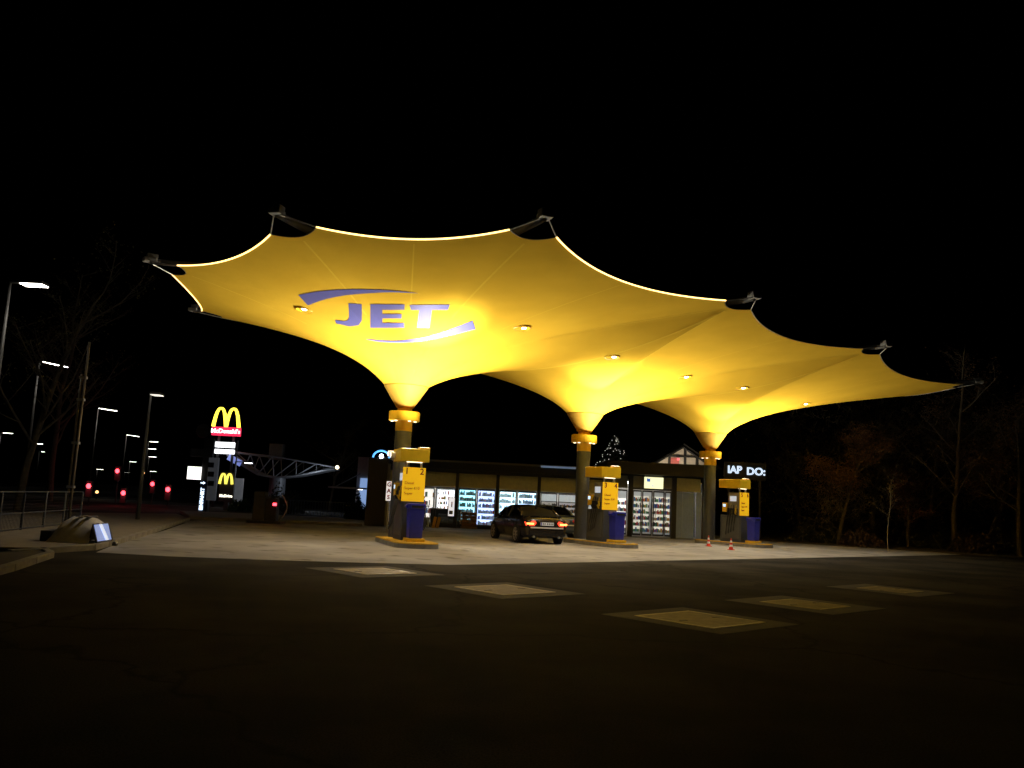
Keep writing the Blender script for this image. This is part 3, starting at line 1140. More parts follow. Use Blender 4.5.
# fascia panels, one per bay
bays = [xL, px_x(456.5), px_x(497), px_x(538.5), px_x(577), xSplit]
for a, b in zip(bays[:-1], bays[1:]):
    sbox('fascia_panel', a + .05, b - .05, YS - .06, YS + .03, HL + .06, 2.97, M_FAS)
    sbox('window_head', a + .05, b - .05, YS - .05, YS + .03, HL, HL + .055, M_FRAME)
    sbox('plinth', a + .05, b - .05, YS - .03, YS + .05, 0, .16, M_FRAME)
for x in bays[1:]:
    sbox('facade_post', x - .085, x + .085, YS - .16, YS + .06, 0, 2.97, M_FRAME)
wins = [(415, 434), (435.5, 455), (458.5, 475.7), (477, 495), (499, 516), (517.3, 536.5), (540.5, 557), (558.3, 576)]
wins += [(579, 601)]
for a, b in wins:
    x0, x1 = px_x(a), px_x(b)
    wn = MB()
    cx, hw = (x0 + x1) / 2 - SI.x, (x1 - x0) / 2
    for bx in (((-hw + .02), 0, .04, HL - .17), ((hw - .02), 0, .04, HL - .17)):
        wn.box((cx + bx[0], 0, .165 + bx[3] / 2), (bx[2], .07, bx[3]))
    wn.box((cx, 0, .19), (2 * hw - .085, .07, .05))
    wn.box((cx, 0, HL - .03), (2 * hw - .085, .07, .05))
    fo = wn.build('window', M_FRAME, shop)
    MB().box((cx, 0.01, (HL + .17) / 2), (2 * hw - .09, .008, HL - .29)).build('pane', M_GL, fo)
# right wing: entrance
bayr = [xSplit, px_x(630), px_x(673.5), xR]
for x in bayr[1:3]:
    sbox('facade_post', x - .12, x + .12, YS - .2, YS + .06, 0, 3.17, M_FRAME)
sbox('fascia_panel', px_x(604), px_x(627), YS - .06, YS + .03, HR + .06, 3.12, M_FASG)
sbox('fascia_panel', px_x(632.5), px_x(671), YS - .06, YS + .03, HR + .12, 3.12, M_FASG)
sbox('fascia_panel', px_x(676), px_x(700), YS - .06, YS + .03, HR + .02, 3.12, M_FAS)
sbox('door_header', px_x(632.5), px_x(671), YS - .1, YS + .05, HR, HR + .115, M_FRAME)
for a, b in ((605, 627), (633, 641.5), (642, 652.5), (653, 664.5), (665, 671)):
    x0, x1 = px_x(a), px_x(b)
    door = a in (642, 653)
    wn = MB()
    cx, hw = (x0 + x1) / 2 - SI.x, (x1 - x0) / 2
    fw = .06 if door else .04
    for sx in (-1, 1):
        wn.box((cx + sx * (hw - fw / 2), 0, .08 + (HR - .1) / 2), (fw, .07, HR - .1))
    wn.box((cx, 0, .13), (2 * hw - 2 * fw - .004, .07, .1))
    wn.box((cx, 0, HR - .06), (2 * hw - 2 * fw - .004, .07, .08))
    fo = wn.build('door' if door else 'window', M_FRAME, shop)
    MB().box((cx, 0.01, (HR + .1) / 2), (2 * hw - 2 * fw, .008, HR - .26)).build('pane', M_GL, fo)
    if door:
        hx = cx + (hw - .12) * (1 if a == 642 else -1)
        MB().tube([(hx, -.09, .8), (hx, -.09, 1.5)], .018, 8).build('handle', M_STEEL, fo)
# ribbed grey metal panels right of the entrance
for i, (a, b) in enumerate(((676, 682), (682.3, 688), (688.3, 694), (695.5, 701))):
    pb = sbox('metal_panel', px_x(a), px_x(b), YS - .08 - .03 * (i % 2), YS + .02, .06, HR, mat('grey_metal_panel', (.34, .46, .85), .35, .2, var=.1))
# lit sign above the door
sg = at(653.5, 483, YS - .3)
sign = empty('shop_sign', (sg.x, YS - .3, sg.z))
tag(sign, 'small lit white sign with blue mark above the shop door', 'sign')
MB().box((0, 0, 0), (1.02, .16, .62)).build('sign_box', M_DARK, sign, bevel=.01)
sf = MB().box((0, -.085, 0), (.98, .012, .58)).build('sign_face', mat('sign_face_cream', (.8, .8, .6), .4, emit=(1.0, .97, .55), es=1.15, var=.02), sign)
MB().box((-.02, -.05, .34), (.9, .04, .06)).build('bracket', M_STEEL, sign)
M_SB = mat('sign_blue', (.05, .15, .6), .5, emit=(.08, .25, .8), es=.5)
MB().prism([(-.36, .05), (-.18, .05), (-.18, .24), (-.26, .20), (-.36, .24)], 0, .006).build('blue_mark', M_SB, sf).matrix_local = Matrix.Translation((0, -.092, 0)) @ Matrix.Rotation(PI / 2, 4, 'X')
MB().box((-.05, -.094, -.14), (.1, .006, .1)).build('blue_mark', mat('sign_pale_blue', (.4, .5, .8), .5, emit=(.55, .65, .9), es=.8), sf)
# strip light under the roof edge
a, b = at(541, 466.5, YS - .9), at(576, 468.5, YS - .9)
MB().box(((a.x + b.x) / 2 - SI.x, -.9, a.z), (b.x - a.x, .06, .09)).build('strip_light', mat('strip_blue', (.1, .12, .16), .4, emit=(.25, .36, .55), es=.35), shop)
# ceiling tubes inside
M_TUBE = mat('ceiling_tube', (.8, .8, .8), .4, emit=(1, .93, .82), es=22)
for x in (-4.6, -2.6, -.6, 1.6, 3.6, 5.4, 7.0, 8.6):
    for y in (46.6, 49.2):
        MB().box((x - SI.x, y - SI.y, 2.83), (1.2, .14, .045)).build('ceiling_tube', M_TUBE, shop)

PRODM = [mat('product_%s' % n, c, .45, var=.15, scale=14) for n, c in (('red', (.5, .05, .04)), ('blue', (.05, .13, .4)), ('green', (.06, .25, .08)), ('cream', (.65, .6, .5)), ('orange', (.6, .27, .04)), ('dark', (.05, .04, .04)))]


def shelf_unit(px0, px1, Y, htop, label, name, cat, back, es, dens, frame=M_DARK, nsh=5, z0=.10, mats=PRODM, group=None):
    x0, x1 = at(px0, 500, Y).x, at(px1, 500, Y).x
    t = empty(name, ((x0 + x1) / 2, Y, .06))
    tag(t, label, cat, group)
    wd = x1 - x0
    fr = MB()
    fr.box((-wd / 2 + .02, .25, htop / 2), (.04, .5, htop))
    fr.box((wd / 2 - .02, .25, htop / 2), (.04, .5, htop))
    fr.box((0, .25, htop + .025), (wd, .5, .05))
    fr.box((0, .25, .05), (wd - .09, .5, .1))
    fr.build('cabinet', frame, t)
    MB().box((0, .49, htop / 2), (wd - .09, .02, htop - .02)).build('back_panel', mat('back_' + name + str(round(px0)), (.7, .7, .7), .5, emit=back, es=es), t)
    pr = MB()
    for k in range(nsh):
        z = z0 + (htop - z0) * k / nsh
        MB().box((0, .25, z + .012), (wd - .09, .4, .024)).build('shelf', M_WHITE, t)
        x = -wd / 2 + .08
        while x < wd / 2 - .1:
            bw = random.uniform(.04, .075)
            if random.random() < dens:
                bh = random.uniform(.35, .72) * (htop - z0) / nsh
                pr.cur = min(len(mats) - 1, int(random.random() * len(mats)))
                pr.box((x + bw / 2, .22, z + .025 + bh / 2), (bw * .86, .22, bh))
            x += bw
    po = pr.build('product_row', mats, t)
    po['kind'] = 'stuff'
    return t


cool = [mat('bottle_%s' % n, c, .3, var=.1, scale=14) for n, c in (('teal', (.10, .42, .5)), ('blue', (.08, .22, .6)), ('white', (.7, .75, .8)), ('green', (.08, .35, .2)), ('pale', (.5, .65, .7)))]
GF = 'lit drinks fridges behind the shop windows'
shelf_unit(458, 476, 46.4, 1.95, 'cyan-lit drinks fridge, leftmost of the four fridges', 'drinks_fridge', 'fridge', (.45, .95, 1.0), 1.9, .95, M_WHITE, 6, mats=cool, group=GF)
shelf_unit(477, 495.5, 46.4, 1.95, 'violet-blue lit drinks fridge, second of the four', 'drinks_fridge', 'fridge', (.55, .65, 1.0), 1.9, .95, M_WHITE, 6, mats=cool[:3] + PRODM[:1], group=GF)
shelf_unit(498.5, 516.7, 46.4, 1.95, 'white-lit drinks fridge, third of the four, left of the car roof', 'drinks_fridge', 'fridge', (.7, .95, 1.0), 2.2, .9, M_WHITE, 6, mats=cool[1:], group=GF)
shelf_unit(517.3, 537, 46.4, 1.95, 'white-lit drinks fridge above the car roof, rightmost of the four', 'drinks_fridge', 'fridge', (.7, .92, 1.0), 2.2, .9, M_WHITE, 6, mats=cool[1:], group=GF)
GS = 'goods shelves inside the shop'
shelf_unit(541, 557.5, 47.2, 1.5, 'dim shelf of dark goods right of the fridges', 'goods_shelf', 'shelf', (1, .8, .6), .35, .95, M_DARK, 5, mats=PRODM[3:] + PRODM[5:] * 3, group=GS)
shelf_unit(558.5, 577, 47.2, 1.5, 'dim shelf of dark goods beside the middle column', 'goods_shelf', 'shelf', (1, .8, .7), .35, .95, M_DARK, 5, mats=PRODM[3:] + PRODM[5:] * 3, group=GS)
shelf_unit(606, 628, 47.4, 1.9, 'warm-lit shelf just left of the entrance', 'goods_shelf', 'shelf', (1, .85, .7), 1.5, .88, M_WHITE, 5, group=GS)
shelf_unit(633, 651, 48.0, 2.1, 'warm-lit shelf seen through the left door leaf', 'goods_shelf', 'shelf', (1, .82, .6), .7, .96, M_WHITE, 6, group=GS)
shelf_unit(652, 672, 48.0, 2.1, 'shelf with colourful goods seen through the right door leaf', 'goods_shelf', 'shelf', (1, .84, .6), .8, .96, M_WHITE, 6, group=GS)
shelf_unit(436, 455, 48.6, 1.9, 'pale shelf behind the counter in the left shop bay', 'goods_shelf', 'shelf', (1, .88, .8), 1.8, .45, M_WHITE, 4, z0=.8, group=GS)
shelf_unit(415, 434, 48.6, 1.9, 'shelf at the far left end of the shop', 'goods_shelf', 'shelf', (1, .85, .7), 1.2, .6, M_WHITE, 4, group=GS)
# counter and window poster
p0, p1 = at(436, 516, 46.2), at(455, 516, 46.2)
ct = empty('shop_counter', ((p0.x + p1.x) / 2, 46.3, .06))
tag(ct, 'dark shop counter behind the left window bay', 'counter')
MB().box((0, 0, .42), (p1.x - p0.x + .6, .5, .84)).build('front', M_ROOF, ct)
MB().box((0, -.03, .865), (p1.x - p0.x + .7, .6, .05)).build('worktop', mat('worktop', (.3, .25, .2), .4), ct)
pp = at(451.5, 507, YS - .1)
po = empty('window_poster', (pp.x, YS - .07, pp.z))
tag(po, 'tall white lit poster with red mark in the shop window', 'poster')
MB().box((0, 0, 0), (.36, .02, .98)).build('frame', M_STEEL, po)
MB().box((0, -.0125, 0), (.31, .004, .92)).build('sheet', mat('poster_sheet', (.8, .78, .78), .5, emit=(1, .95, .93), es=.8), po)
MB().box((.01, -.0165, .13), (.06, .003, .28)).build('print', M_RED, po)
MB().box((-.02, -.0165, -.28), (.2, .003, .2)).build('print', mat('print_grey', (.25, .25, .28), .6), po)

# goods outside the shop
def crate_stack(px, py, label, mt, wd, hgt, n):
    p = gr(px, py)
    t = empty('goods_stack', (p.x, p.y, .004), .2)
    tag(t, label, 'goods', 'goods displayed outside the shop')
    MB().box((0, 0, .06), (wd * 1.05, .8, .1)).build('pallet', mat('pallet_wood', (.25, .17, .09), .8), t)
    for k in range(n):
        z = .12 + hgt * k / n
        for sx in (-1, 1):
            MB().box((sx * wd / 4 + random.uniform(-.02, .02), random.uniform(-.03, .03), z + hgt / n / 2), (wd / 2 - .03, .7, hgt / n - .015), Matrix.Rotation(random.uniform(-.05, .05), 3, 'Z')).build('sack', mt, t, bevel=.03)


crate_stack(482, 526.5, 'dark stack of sacks in front of the fridges', mat('sack_dark', (.05, .05, .06), .7), 1.3, 1.15, 5)
crate_stack(468, 528.5, 'brown-orange stack of bagged firewood beside the dark sacks', mat('sack_orange', (.26, .13, .04), .7, var=.4, scale=9), .8, .72, 4)
crate_stack(447, 527, 'low grey stack of sacks under the poster', mat('sack_grey', (.10, .10, .10), .7), 1.0, .55, 3)
fp = gr(436, 528)
fs = empty('floor_sign', (fp.x, fp.y, .004), .15)
tag(fs, 'slanted yellow folding floor sign in front of the shop', 'floor sign')
for s in (-1, 1):
    MB().box((s * .10, 0, .27), (.15, .012, .56), Matrix.Rotation(.18, 3, 'Y') @ Matrix.Rotation(.14 * s, 3, 'X')).build('leaf', mat('floor_sign_yellow', (.8, .42, .02), .5), fs)
wp = gr(426, 527.5)
wb = empty('wash_trolley', (wp.x, wp.y, .004))
tag(wb, 'pale blue windscreen wash bucket trolley behind the nearest pump', 'wash trolley')
MB().lathe([(.0, .02), (.14, .02), (.17, .5), (.18, .5)], (0, 0, 0), 16).build('bucket', mat('bucket_pale', (.35, .45, .5), .5), wb)
for s in (-1, 1):
    MB().tube([(s * .25, .1, .0), (s * .05, .05, 1.05)], .02, 8).build('leg', M_STEEL, wb)
MB().box((.0, .05, 1.06), (.22, .12, .05)).build('holder', M_DARK, wb)
yb = gr(386.5, 525)
bo = empty('bollard', (yb.x, yb.y, .004))
tag(bo, 'short yellow bollard behind the nearest column', 'bollard')
MB().lathe([(.075, 0), (.075, .68), (.06, .72), (0, .73)], (0, 0, 0), 16).build('post', mat('bollard_yellow', (.8, .5, .02), .5, emit=(.8, .5, .02), es=.04), bo, smooth=True)
MB().lathe([(.12, .0), (.12, .02), (.08, .025)], (0, 0, 0), 16).build('foot_plate', M_DARK, bo)

# ================================================================== BEYOND THE SHOP
# half-timbered gable
YG = 58
gp, gl, g2 = at(683, 446, YG), at(652, 463.5, YG), at(714, 465, YG)
gab = empty('timbered_house', (gp.x, YG, 0))
tag(gab, 'half-timbered house gable lit above the shop roof', 'house')
hw, zt, ze = (g2.x - gl.x) / 2, gp.z, (gl.z + g2.z) / 2 - .1
mb = MB()
mb.v += [(-hw, 0, 0), (hw, 0, 0), (hw, 0, ze), (0, 0, zt), (-hw, 0, ze), (-hw, 8, 0), (hw, 8, 0), (hw, 8, ze), (0, 8, zt), (-hw, 8, ze)]
mb.f += [(0, 1, 2, 3, 4), (9, 8, 7, 6, 5), (0, 4, 9, 5), (1, 6, 7, 2)]
mb.mi += [0] * 4
mb.build('wall', mat('render_cream', (.55, .48, .38), .8, var=.12), gab)
for s in (-1, 1):
    mb = MB()
    mb.grid([[(0, -.5, zt + .12), (0, 8.3, zt + .12)], [(s * (hw + .5), -.5, ze - .12), (s * (hw + .5), 8.3, ze - .12)]])
    mb.build('roof', M_ROOF, gab)
    MB().tube([(0, -.06, zt - .05), (s * hw, -.06, ze - .05)], .09, 4).build('timber', M_FRAME, gab)
M_TIM = M_FRAME
for x in (-.9, .15, .95):
    zz = zt - abs(x) * (zt - ze) / hw
    MB().box((x, -.05, (zz + ze - .6) / 2), (.17, .1, zz - ze + .6)).build('timber', M_TIM, gab)
MB().box((0, -.06, ze + .62), (2 * hw * .55, .1, .12)).build('timber', M_TIM, gab)
MB().box((0, -.06, ze - .02), (2 * hw, .1, .14)).build('timber', M_TIM, gab)
MB().box((-.55, -.03, ze + .25), (.6, .05, .5)).build('window', mat('window_red_lit', (.4, .1, .08), .4, emit=(.9, .2, .16), es=.22), gab)
MB().box((-.32, -.07, ze + .42), (.16, .04, .16)).build('red_ornament', mat('ornament_red', (.6, .1, .1), .4, emit=(1, .2, .25), es=1.0), gab)
lamp('gable_lamp', 'SPOT', (-.5, -2.6, ze - 1.2), 330, (1, .85, .65), gab, (0, .8, .9), math.radians(110), .8, .1)
gf = MB().box((-.5, -2.6, ze - 1.35), (.3, .3, .16)).build('gable_floodlight', M_DARK, gab)
MB().tube([(-.5, -2.6, ze - 1.4), (-.5, -.1, ze - 1.7)], .03, 6).build('gable_lamp_arm', M_DARK, gab)


def conifer(px, ptop, pbot, Y, label):
    b, t = at(px, pbot, Y), at(px, ptop, Y)
    o = empty('conifer_tree', (b.x, Y, 0))
    tag(o, label, 'tree')
    h = t.z
    MB().tube([(0, 0, 0), (0, 0, h)], [.14, .02], 8).build('trunk', mat('bark', (.10, .08, .06), .9, var=.3), o)
    mb = MB()
    rnd = random.Random(3)
    for i in range(5200):
        f = rnd.random() ** .8
        z = .8 + (h - .8) * f
        R = (1 - f) * 3.3 * (0.55 + .45 * math.sin(f * 46) ** 2) + .04
        a = rnd.random() * 2 * PI
        r = R * math.sqrt(rnd.random())
        p = Vector((r * math.cos(a), r * math.sin(a), z - .12 * r))
        d = Vector((math.cos(a), math.sin(a), rnd.uniform(-.6, .15))).normalized() * rnd.uniform(.12, .3)
        s = Vector((-math.sin(a), math.cos(a), rnd.uniform(-.4, .4))) * .04
        mb.quad(p - s, p + s, p + d)
    c = mb.build('crown', mat('needles', (.12, .13, .08), .8, var=.3), o)
    li = MB()
    for i in range(150):
        f = rnd.random()
        z = .8 + (h - .8) * f
        R = (1 - f) * 3.2 + .03
        a = rnd.uniform(PI, 2 * PI)
        li.box((R * math.cos(a), R * math.sin(a), z), (.035, .035, .035))
    lo = li.build('fairy_lights', mat('fairy_light', (.8, .8, .7), .4, emit=(1, .95, .8), es=.9), o)
    lo['kind'] = 'stuff'
    return o


conifer(614, 436, 468, 56, 'pointed conifer with pale fairy lights rising above the shop roof')

# white lit lettering behind the last pump
YL = 50
a, b = at(727, 470, YL), at(764, 472, YL)
ls = empty('rooftop_sign', ((a.x + b.x) / 2, YL, 0))
tag(ls, 'white glowing letters on a dark board behind the last pump', 'sign')
zc = (a.z + b.z) / 2
MB().box((0, .08, zc), (b.x - a.x + .3, .06, 1.0)).build('board', M_DARK, ls)
for s in (-.9, .9):
    MB().box((s, .18, zc / 2), (.12, .12, zc)).build('post', M_DARK, ls)
M_LET = mat('letter_white', (.8, .8, .8), .4, emit=(.66, .82, 1.0), es=1.1)
text_part('IAP', M_LET, ls, (-.62, .03, zc + .03), (PI / 2, 0, 0), .42, .02, sx=1.0, bold=.02)
text_part('DO:', M_LET, ls, (.62, .03, zc - .02), (PI / 2, 0, 0), .42, .02, sx=1.05, bold=.02)


# ---- price stele with blue arc light, left of the nearest column
def Zat(px, py, Y):
    return at(px, py, Y).z


YD = gr(376, 526).y
p0, p1 = at(367.5, 490, YD), at(387, 490, YD)
st = empty('dark_stele', ((p0.x + p1.x) / 2, YD, 0))
tag(st, 'tall dark slab stele topped by a glowing blue arc, left of the nearest column', 'stele')
wd, ht = p1.x - p0.x, Zat(376, 458, YD)
MB().box((0, 0, ht / 2), (wd, .5, ht)).build('slab', mat('stele_brown', (.035, .028, .022), .5, var=.2), st, bevel=.03)
MB().box((wd / 2 + .05, -.02, ht / 2 - .1), (.1, .3, ht - .3)).build('side_rail', mat('stele_rail', (.25, .23, .2), .4, .4), st)
arc = [(.1 + .40 * math.cos(PI * t / 20), -.1, ht + .02 + .34 * math.sin(PI * t / 20)) for t in range(21)]
MB().tube(arc, .045, 8).build('arc_light', mat('arc_blue', (.1, .3, .6), .4, emit=(.10, .42, .95), es=1.6), st, smooth=True)
mb = MB()
mb.lathe([(0, -.15), (.06, -.1), (.1, -.03), (.1, .05), (.06, .1), (0, .13)], (.12, -.2, ht + .08), 16)
mb.build('lamp_globe', mat('globe_cool', (.8, .8, .9), .3, emit=(.72, .85, 1.0), es=12), st, smooth=True)
# small vertical sign seen between stele and column
gp_ = at(389, 491, 36)
gs = empty('vertical_sign', (gp_.x, 36, 0))
tag(gs, 'narrow white lit sign with red letters just left of the nearest column', 'sign')
sb = MB().box((0, 0, gp_.z), (.22, .1, .8)).build('panel', mat('gas_panel', (.8, .75, .72), .4, emit=(1, .9, .85), es=.75), gs)
MB().box((0, .04, gp_.z / 2 - .2), (.06, .06, gp_.z - .4)).build('post', M_STEEL, gs)
for k, ch in enumerate('GAS'):
    text_part(ch, mat('sign_red', (.5, .08, .05), .5), sb, (0, -.056, gp_.z + .26 - .26 * k), (PI / 2, 0, 0), .17, .003, name='letter', bold=.01)

# ---- building behind the stele
YB = 62
p0, p1 = at(356, 490, YB), at(372, 490, YB)
bw = empty('white_building', ((p0.x + p1.x) / 2, YB, 0))
tag(bw, 'pale narrow building with lit blue doorway behind the dark stele', 'building')
hb = Zat(362, 457, YB)
MB().box((0, .5, hb / 2), (p1.x - p0.x, 1, hb)).build('wall', mat('wall_pale', (.8, .78, .76), .7), bw)
MB().box((.1, -.03, 1.4), (.8, .06, 2.4)).build('doorway', mat('door_blue_lit', (.2, .3, .5), .4, emit=(.35, .55, 1.0), es=.55), bw)
MB().box((-1.0, -.6, hb - 2.25), (2.6, 1.6, .12)).build('canopy', M_WHITE, bw)
MB().box((-.1, -1.0, hb - 2.33), (.3, .2, .05)).build('canopy_lamp', mat('lamp_soft', (.8, .8, .8), .4, emit=(1, .95, .8), es=3), bw)
MB().tube([(-1.9, -.8, hb - 2.2), (-.3, -.2, hb - 1.2)], .04, 6).build('stay', M_STEEL, bw)


# ---- bushes
def bush(px, pbot, wpx, hpx, Y, label, colr, n=1500, seed=1):
    b = at(px, pbot, Y)
    k = Y / F
    o = empty('bush', (b.x, Y, 0))
    tag(o, label, 'bush')
    rnd = random.Random(seed)
    mb = MB()
    for i in range(n):
        while True:
            p = Vector((rnd.uniform(-1, 1), rnd.uniform(-1, 1), rnd.uniform(0, 1)))
            if p.x ** 2 + p.y ** 2 + p.z ** 2 < 1 and rnd.random() < .25 + p.length:
                break
        an = math.atan2(p.y, p.x)
        lump = .55 + .3 * math.sin(3 * an + seed) + .25 * math.sin(7 * p.x + seed * 2) + .2 * rnd.random()
        q = Vector((p.x * wpx * k / 2, p.y * wpx * k / 2.2, p.z * hpx * k * lump + .05))
        d = Vector((rnd.gauss(0, 1), rnd.gauss(0, 1), rnd.gauss(0, 1))).normalized() * .09
        e = d.orthogonal().normalized() * .05
        mb.quad(q - d, q + e, q + d, q - e)
    mb.build('foliage', mat('leaf_' + colr[0], colr[1], .7, var=.3), o)
    for i in range(5):
        a = i * 1.3
        MB().tube([(.05 * math.cos(a), .05 * math.sin(a), 0), (wpx * k * .25 * math.cos(a), wpx * k * .2 * math.sin(a), hpx * k * .7)], [.03, .01], 5).build('stem', mat('bark', (.1, .08, .06), .9), o)
    return o


bush(356, 519, 24, 26, 50, 'dark green bush left of the dark stele', ('dark_green', (.03, .07, .03)), seed=4)
bush(283, 512, 44, 30, 58, 'rounded bush behind the vacuum kiosk', ('grey_green', (.06, .075, .05)), seed=5)
bush(240, 512, 26, 12, 56, 'low dark hedge plant under the small arches sign', ('dark_green', (.03, .07, .03)), seed=6)


# ---- vacuum kiosk with red lamp
kp = gr(268, 523.5)
vk = empty('vacuum_station', (kp.x, kp.y, 0.004))
tag(vk, 'dark vacuum station with small red lamp on the far edge of the apron', 'vacuum station')
MB().box((-.1, 0, .06), (1.5, .9, .12)).build('base', M_DARK, vk, bevel=.02)
MB().box((-.42, 0, .76), (.5, .5, 1.28)).build('tower', mat('kiosk_grey', (.07, .065, .06), .5), vk, bevel=.03)
MB().box((.12, 0, .62), (.52, .5, 1.0)).build('cabinet', M_DARK, vk, bevel=.03)
MB().box((.0, -.02, 1.17), (.9, .55, .05)).build('top_cover', M_GREYC, vk)
lm = MB().box((.30, -.27, .86), (.16, .05, .12)).build('red_lamp', M_REDL, vk)
MB().tube([(.55 + .25 * math.sin(PI * t / 14), -.05, .2 + 1.1 * t / 14) for t in range(15)], .03, 8).build('hose', M_STEEL, vk, smooth=True)


# ---- truss canopy far behind
YT = 66
tr = empty('truss_canopy', (at(275, 490, YT).x, YT, 0))
tag(tr, 'dim grey wing-shaped truss canopy on one thick column in the distance', 'canopy')
TX = tr.location.x
pt = lambda px, py, dy=0.0: Vector((at(px, py, YT).x - TX, dy, at(px, py, YT).z))
M_TR = mat('truss_grey', (.2, .215, .24), .5, .2, var=.1)
topc = [pt(232, 452), pt(255, 455), pt(277, 457), pt(300, 461), pt(320, 464.5), pt(337, 467.5)]
botc = [pt(232, 456), pt(250, 468), pt(262, 475), pt(278, 478), pt(300, 476), pt(320, 472), pt(337, 469)]
for dy in (-1.2, 1.2):
    off = Vector((0, dy, 0))
    MB().tube([p + off for p in topc], .07, 6).build('top_chord', M_TR, tr)
    MB().tube([p + off for p in botc], .07, 6).build('bottom_chord', M_TR, tr)
    for i in range(5):
        MB().tube([topc[i] + off, botc[i + 1] + off], .045, 5).build('brace', M_TR, tr)
        MB().tube([topc[i + 1] + off, botc[i + 1] + off], .045, 5).build('brace', M_TR, tr)
mb = MB()
mb.grid([[p + Vector((0, -1.1, -.05)) for p in botc], [p + Vector((0, 1.1, -.05)) for p in botc]])
mb.build('soffit_skin', mat('soffit_grey', (.2, .21, .23), .6), tr)
b = pt(275, 512)
MB().lathe([(.62, 0), (.60, pt(275, 478).z)], (b.x, 0, 0), 24).build('column', M_TR, tr, smooth=True)
MB().box((pt(277, 452).x, 0, pt(277, 452).z), (1.0, .8, 1.2)).build('head_block', mat('kiosk_grey', (.07, .065, .06), .5), tr)
q = pt(338, 467.5)
MB().lathe([(0, -.15), (.1, -.11), (.15, 0), (.1, .11), (0, .15)], (q.x, -.3, q.z), 12).build('tip_lamp', mat('tip_lamp_warm', (.8, .7, .5), .4, emit=(1, .85, .55), es=4), tr)
lamp('truss_glow', 'POINT', (q.x - 1.2, -2.0, q.z - 1.4), 70, (.8, .88, 1.0), tr, size=.2)
q = pt(240, 461)
MB().box((q.x, -1.3, q.z), (1.1, .1, .45), Matrix.Rotation(.45, 3, 'Y')).build('blue_panel', mat('panel_blue_lit', (.2, .25, .5), .4, emit=(.3, .38, .95), es=.5), tr)


# ---- fast food pylons
def arches(par, cx, zc, wd, ht, y, mt, rad, nm='arch'):
    for s in (-1, 1):
        x0 = cx + s * wd / 4
        pts = []
        for i in range(25):
            t = -1 + 2 * i / 24
            x = x0 + t * wd / 4
            z = zc - ht / 2 + ht * (1 - abs(t) ** 2.6)
            pts.append((x, y, z))
        mb = MB()
        mb.tube(pts, [rad * (1.25 - .55 * (1 - abs(-1 + 2 * i / 24))) for i in range(25)], 8)
        mb.build(nm, mt, par, smooth=True)


M_ARCH = mat('arch_yellow_lit', (.8, .6, .05), .4, emit=(1.0, .80, .06), es=2.6)
M_ARCHB = mat('arch_yellow_core', (.9, .8, .2), .4, emit=(1.0, .85, .12), es=1.3)
YM = 64
py_ = empty('restaurant_pylon', (at(227, 490, YM).x, YM, 0))
tag(py_, 'tall pylon with big glowing yellow arches over a red sign and two white panels', 'pylon sign')
sc = YM / F
X = lambda px, yy: at(px, yy, YM).x - py_.location.x
arches(py_, X(227, 417.8), Zat(227, 417.8, YM), 25.5 * sc, 18.5 * sc, -.05, M_ARCH, .115)
rb = MB().box((X(226.5, 431), 0, Zat(226.5, 431.5, YM)), (28 * sc, .35, 8.5 * sc)).build('red_board', mat('board_red_lit', (.6, .02, .05), .4, emit=(1.0, .03, .10), es=1.2), py_)
text_part("McDonald's", mat('text_white_lit', (.8, .8, .8), .4, emit=(1, .92, .92), es=2.4), rb, (X(226.5, 431), -.19, Zat(226.5, 431.5, YM)), (PI / 2, 0, 0), 4.2 * sc, .01, sx=1.05, bold=.012)
for a, b, yy, hh in ((215, 234.5, 444.8, 5.2), (215, 234, 451.6, 4.4)):
    MB().box((X((a + b) / 2, yy), 0, Zat((a + b) / 2, yy, YM)), ((b - a) * sc, .3, hh * sc)).build('white_panel', mat('panel_white_lit', (.8, .8, .8), .4, emit=(.95, .96, 1.0), es=2.0), py_)
for dx in (-.55, .55):
    MB().box((X(225, 440) + dx, .3, Zat(225, 428, YM) / 2), (.16, .16, Zat(225, 428, YM))).build('post', M_DARK, py_)

YN = 57
sn = YN / F
sp = empty('arches_sign', (at(227, 490, YN).x, YN, 0))
tag(sp, 'smaller sign with yellow arches and a white lit line of text below the pylon', 'sign')
X2 = lambda px, yy: at(px, yy, YN).x - sp.location.x
MB().box((X2(226.5, 487), .1, Zat(226.5, 487, YN)), (14.5 * sn, .25, 29 * sn)).build('board', M_DARK, sp)
arches(sp, X2(226.5, 479), Zat(226.5, 479, YN), 12.5 * sn, 10 * sn, -.07, M_ARCHB, .075)
text_part("McDrive", mat('text_cream_lit', (.8, .8, .7), .4, emit=(1, .95, .75), es=1.8), sp, (X2(226, 496), -.04, Zat(226, 496, YN)), (PI / 2, 0, 0), 2.6 * sn, .01, bold=.01)
MB().box((0, .1, Zat(226, 502, YN) / 2), (.3, .2, Zat(226, 502, YN))).build('post', M_DARK, sp)
bb = empty('grey_board', (at(237.5, 490, 60).x, 60, 0))
tag(bb, 'plain pale grey board standing right of the small arches sign', 'board')
MB().box((0, 0, Zat(237.5, 490, 60)), (.75, .08, 23 * 60 / F)).build('board', mat('board_grey', (.4, .42, .45), .6, emit=(.5, .55, .62), es=.10), bb)
for s in (-.3, .3):
    MB().box((s, .08, .6), (.06, .06, 1.2)).build('leg', M_STEEL, bb)

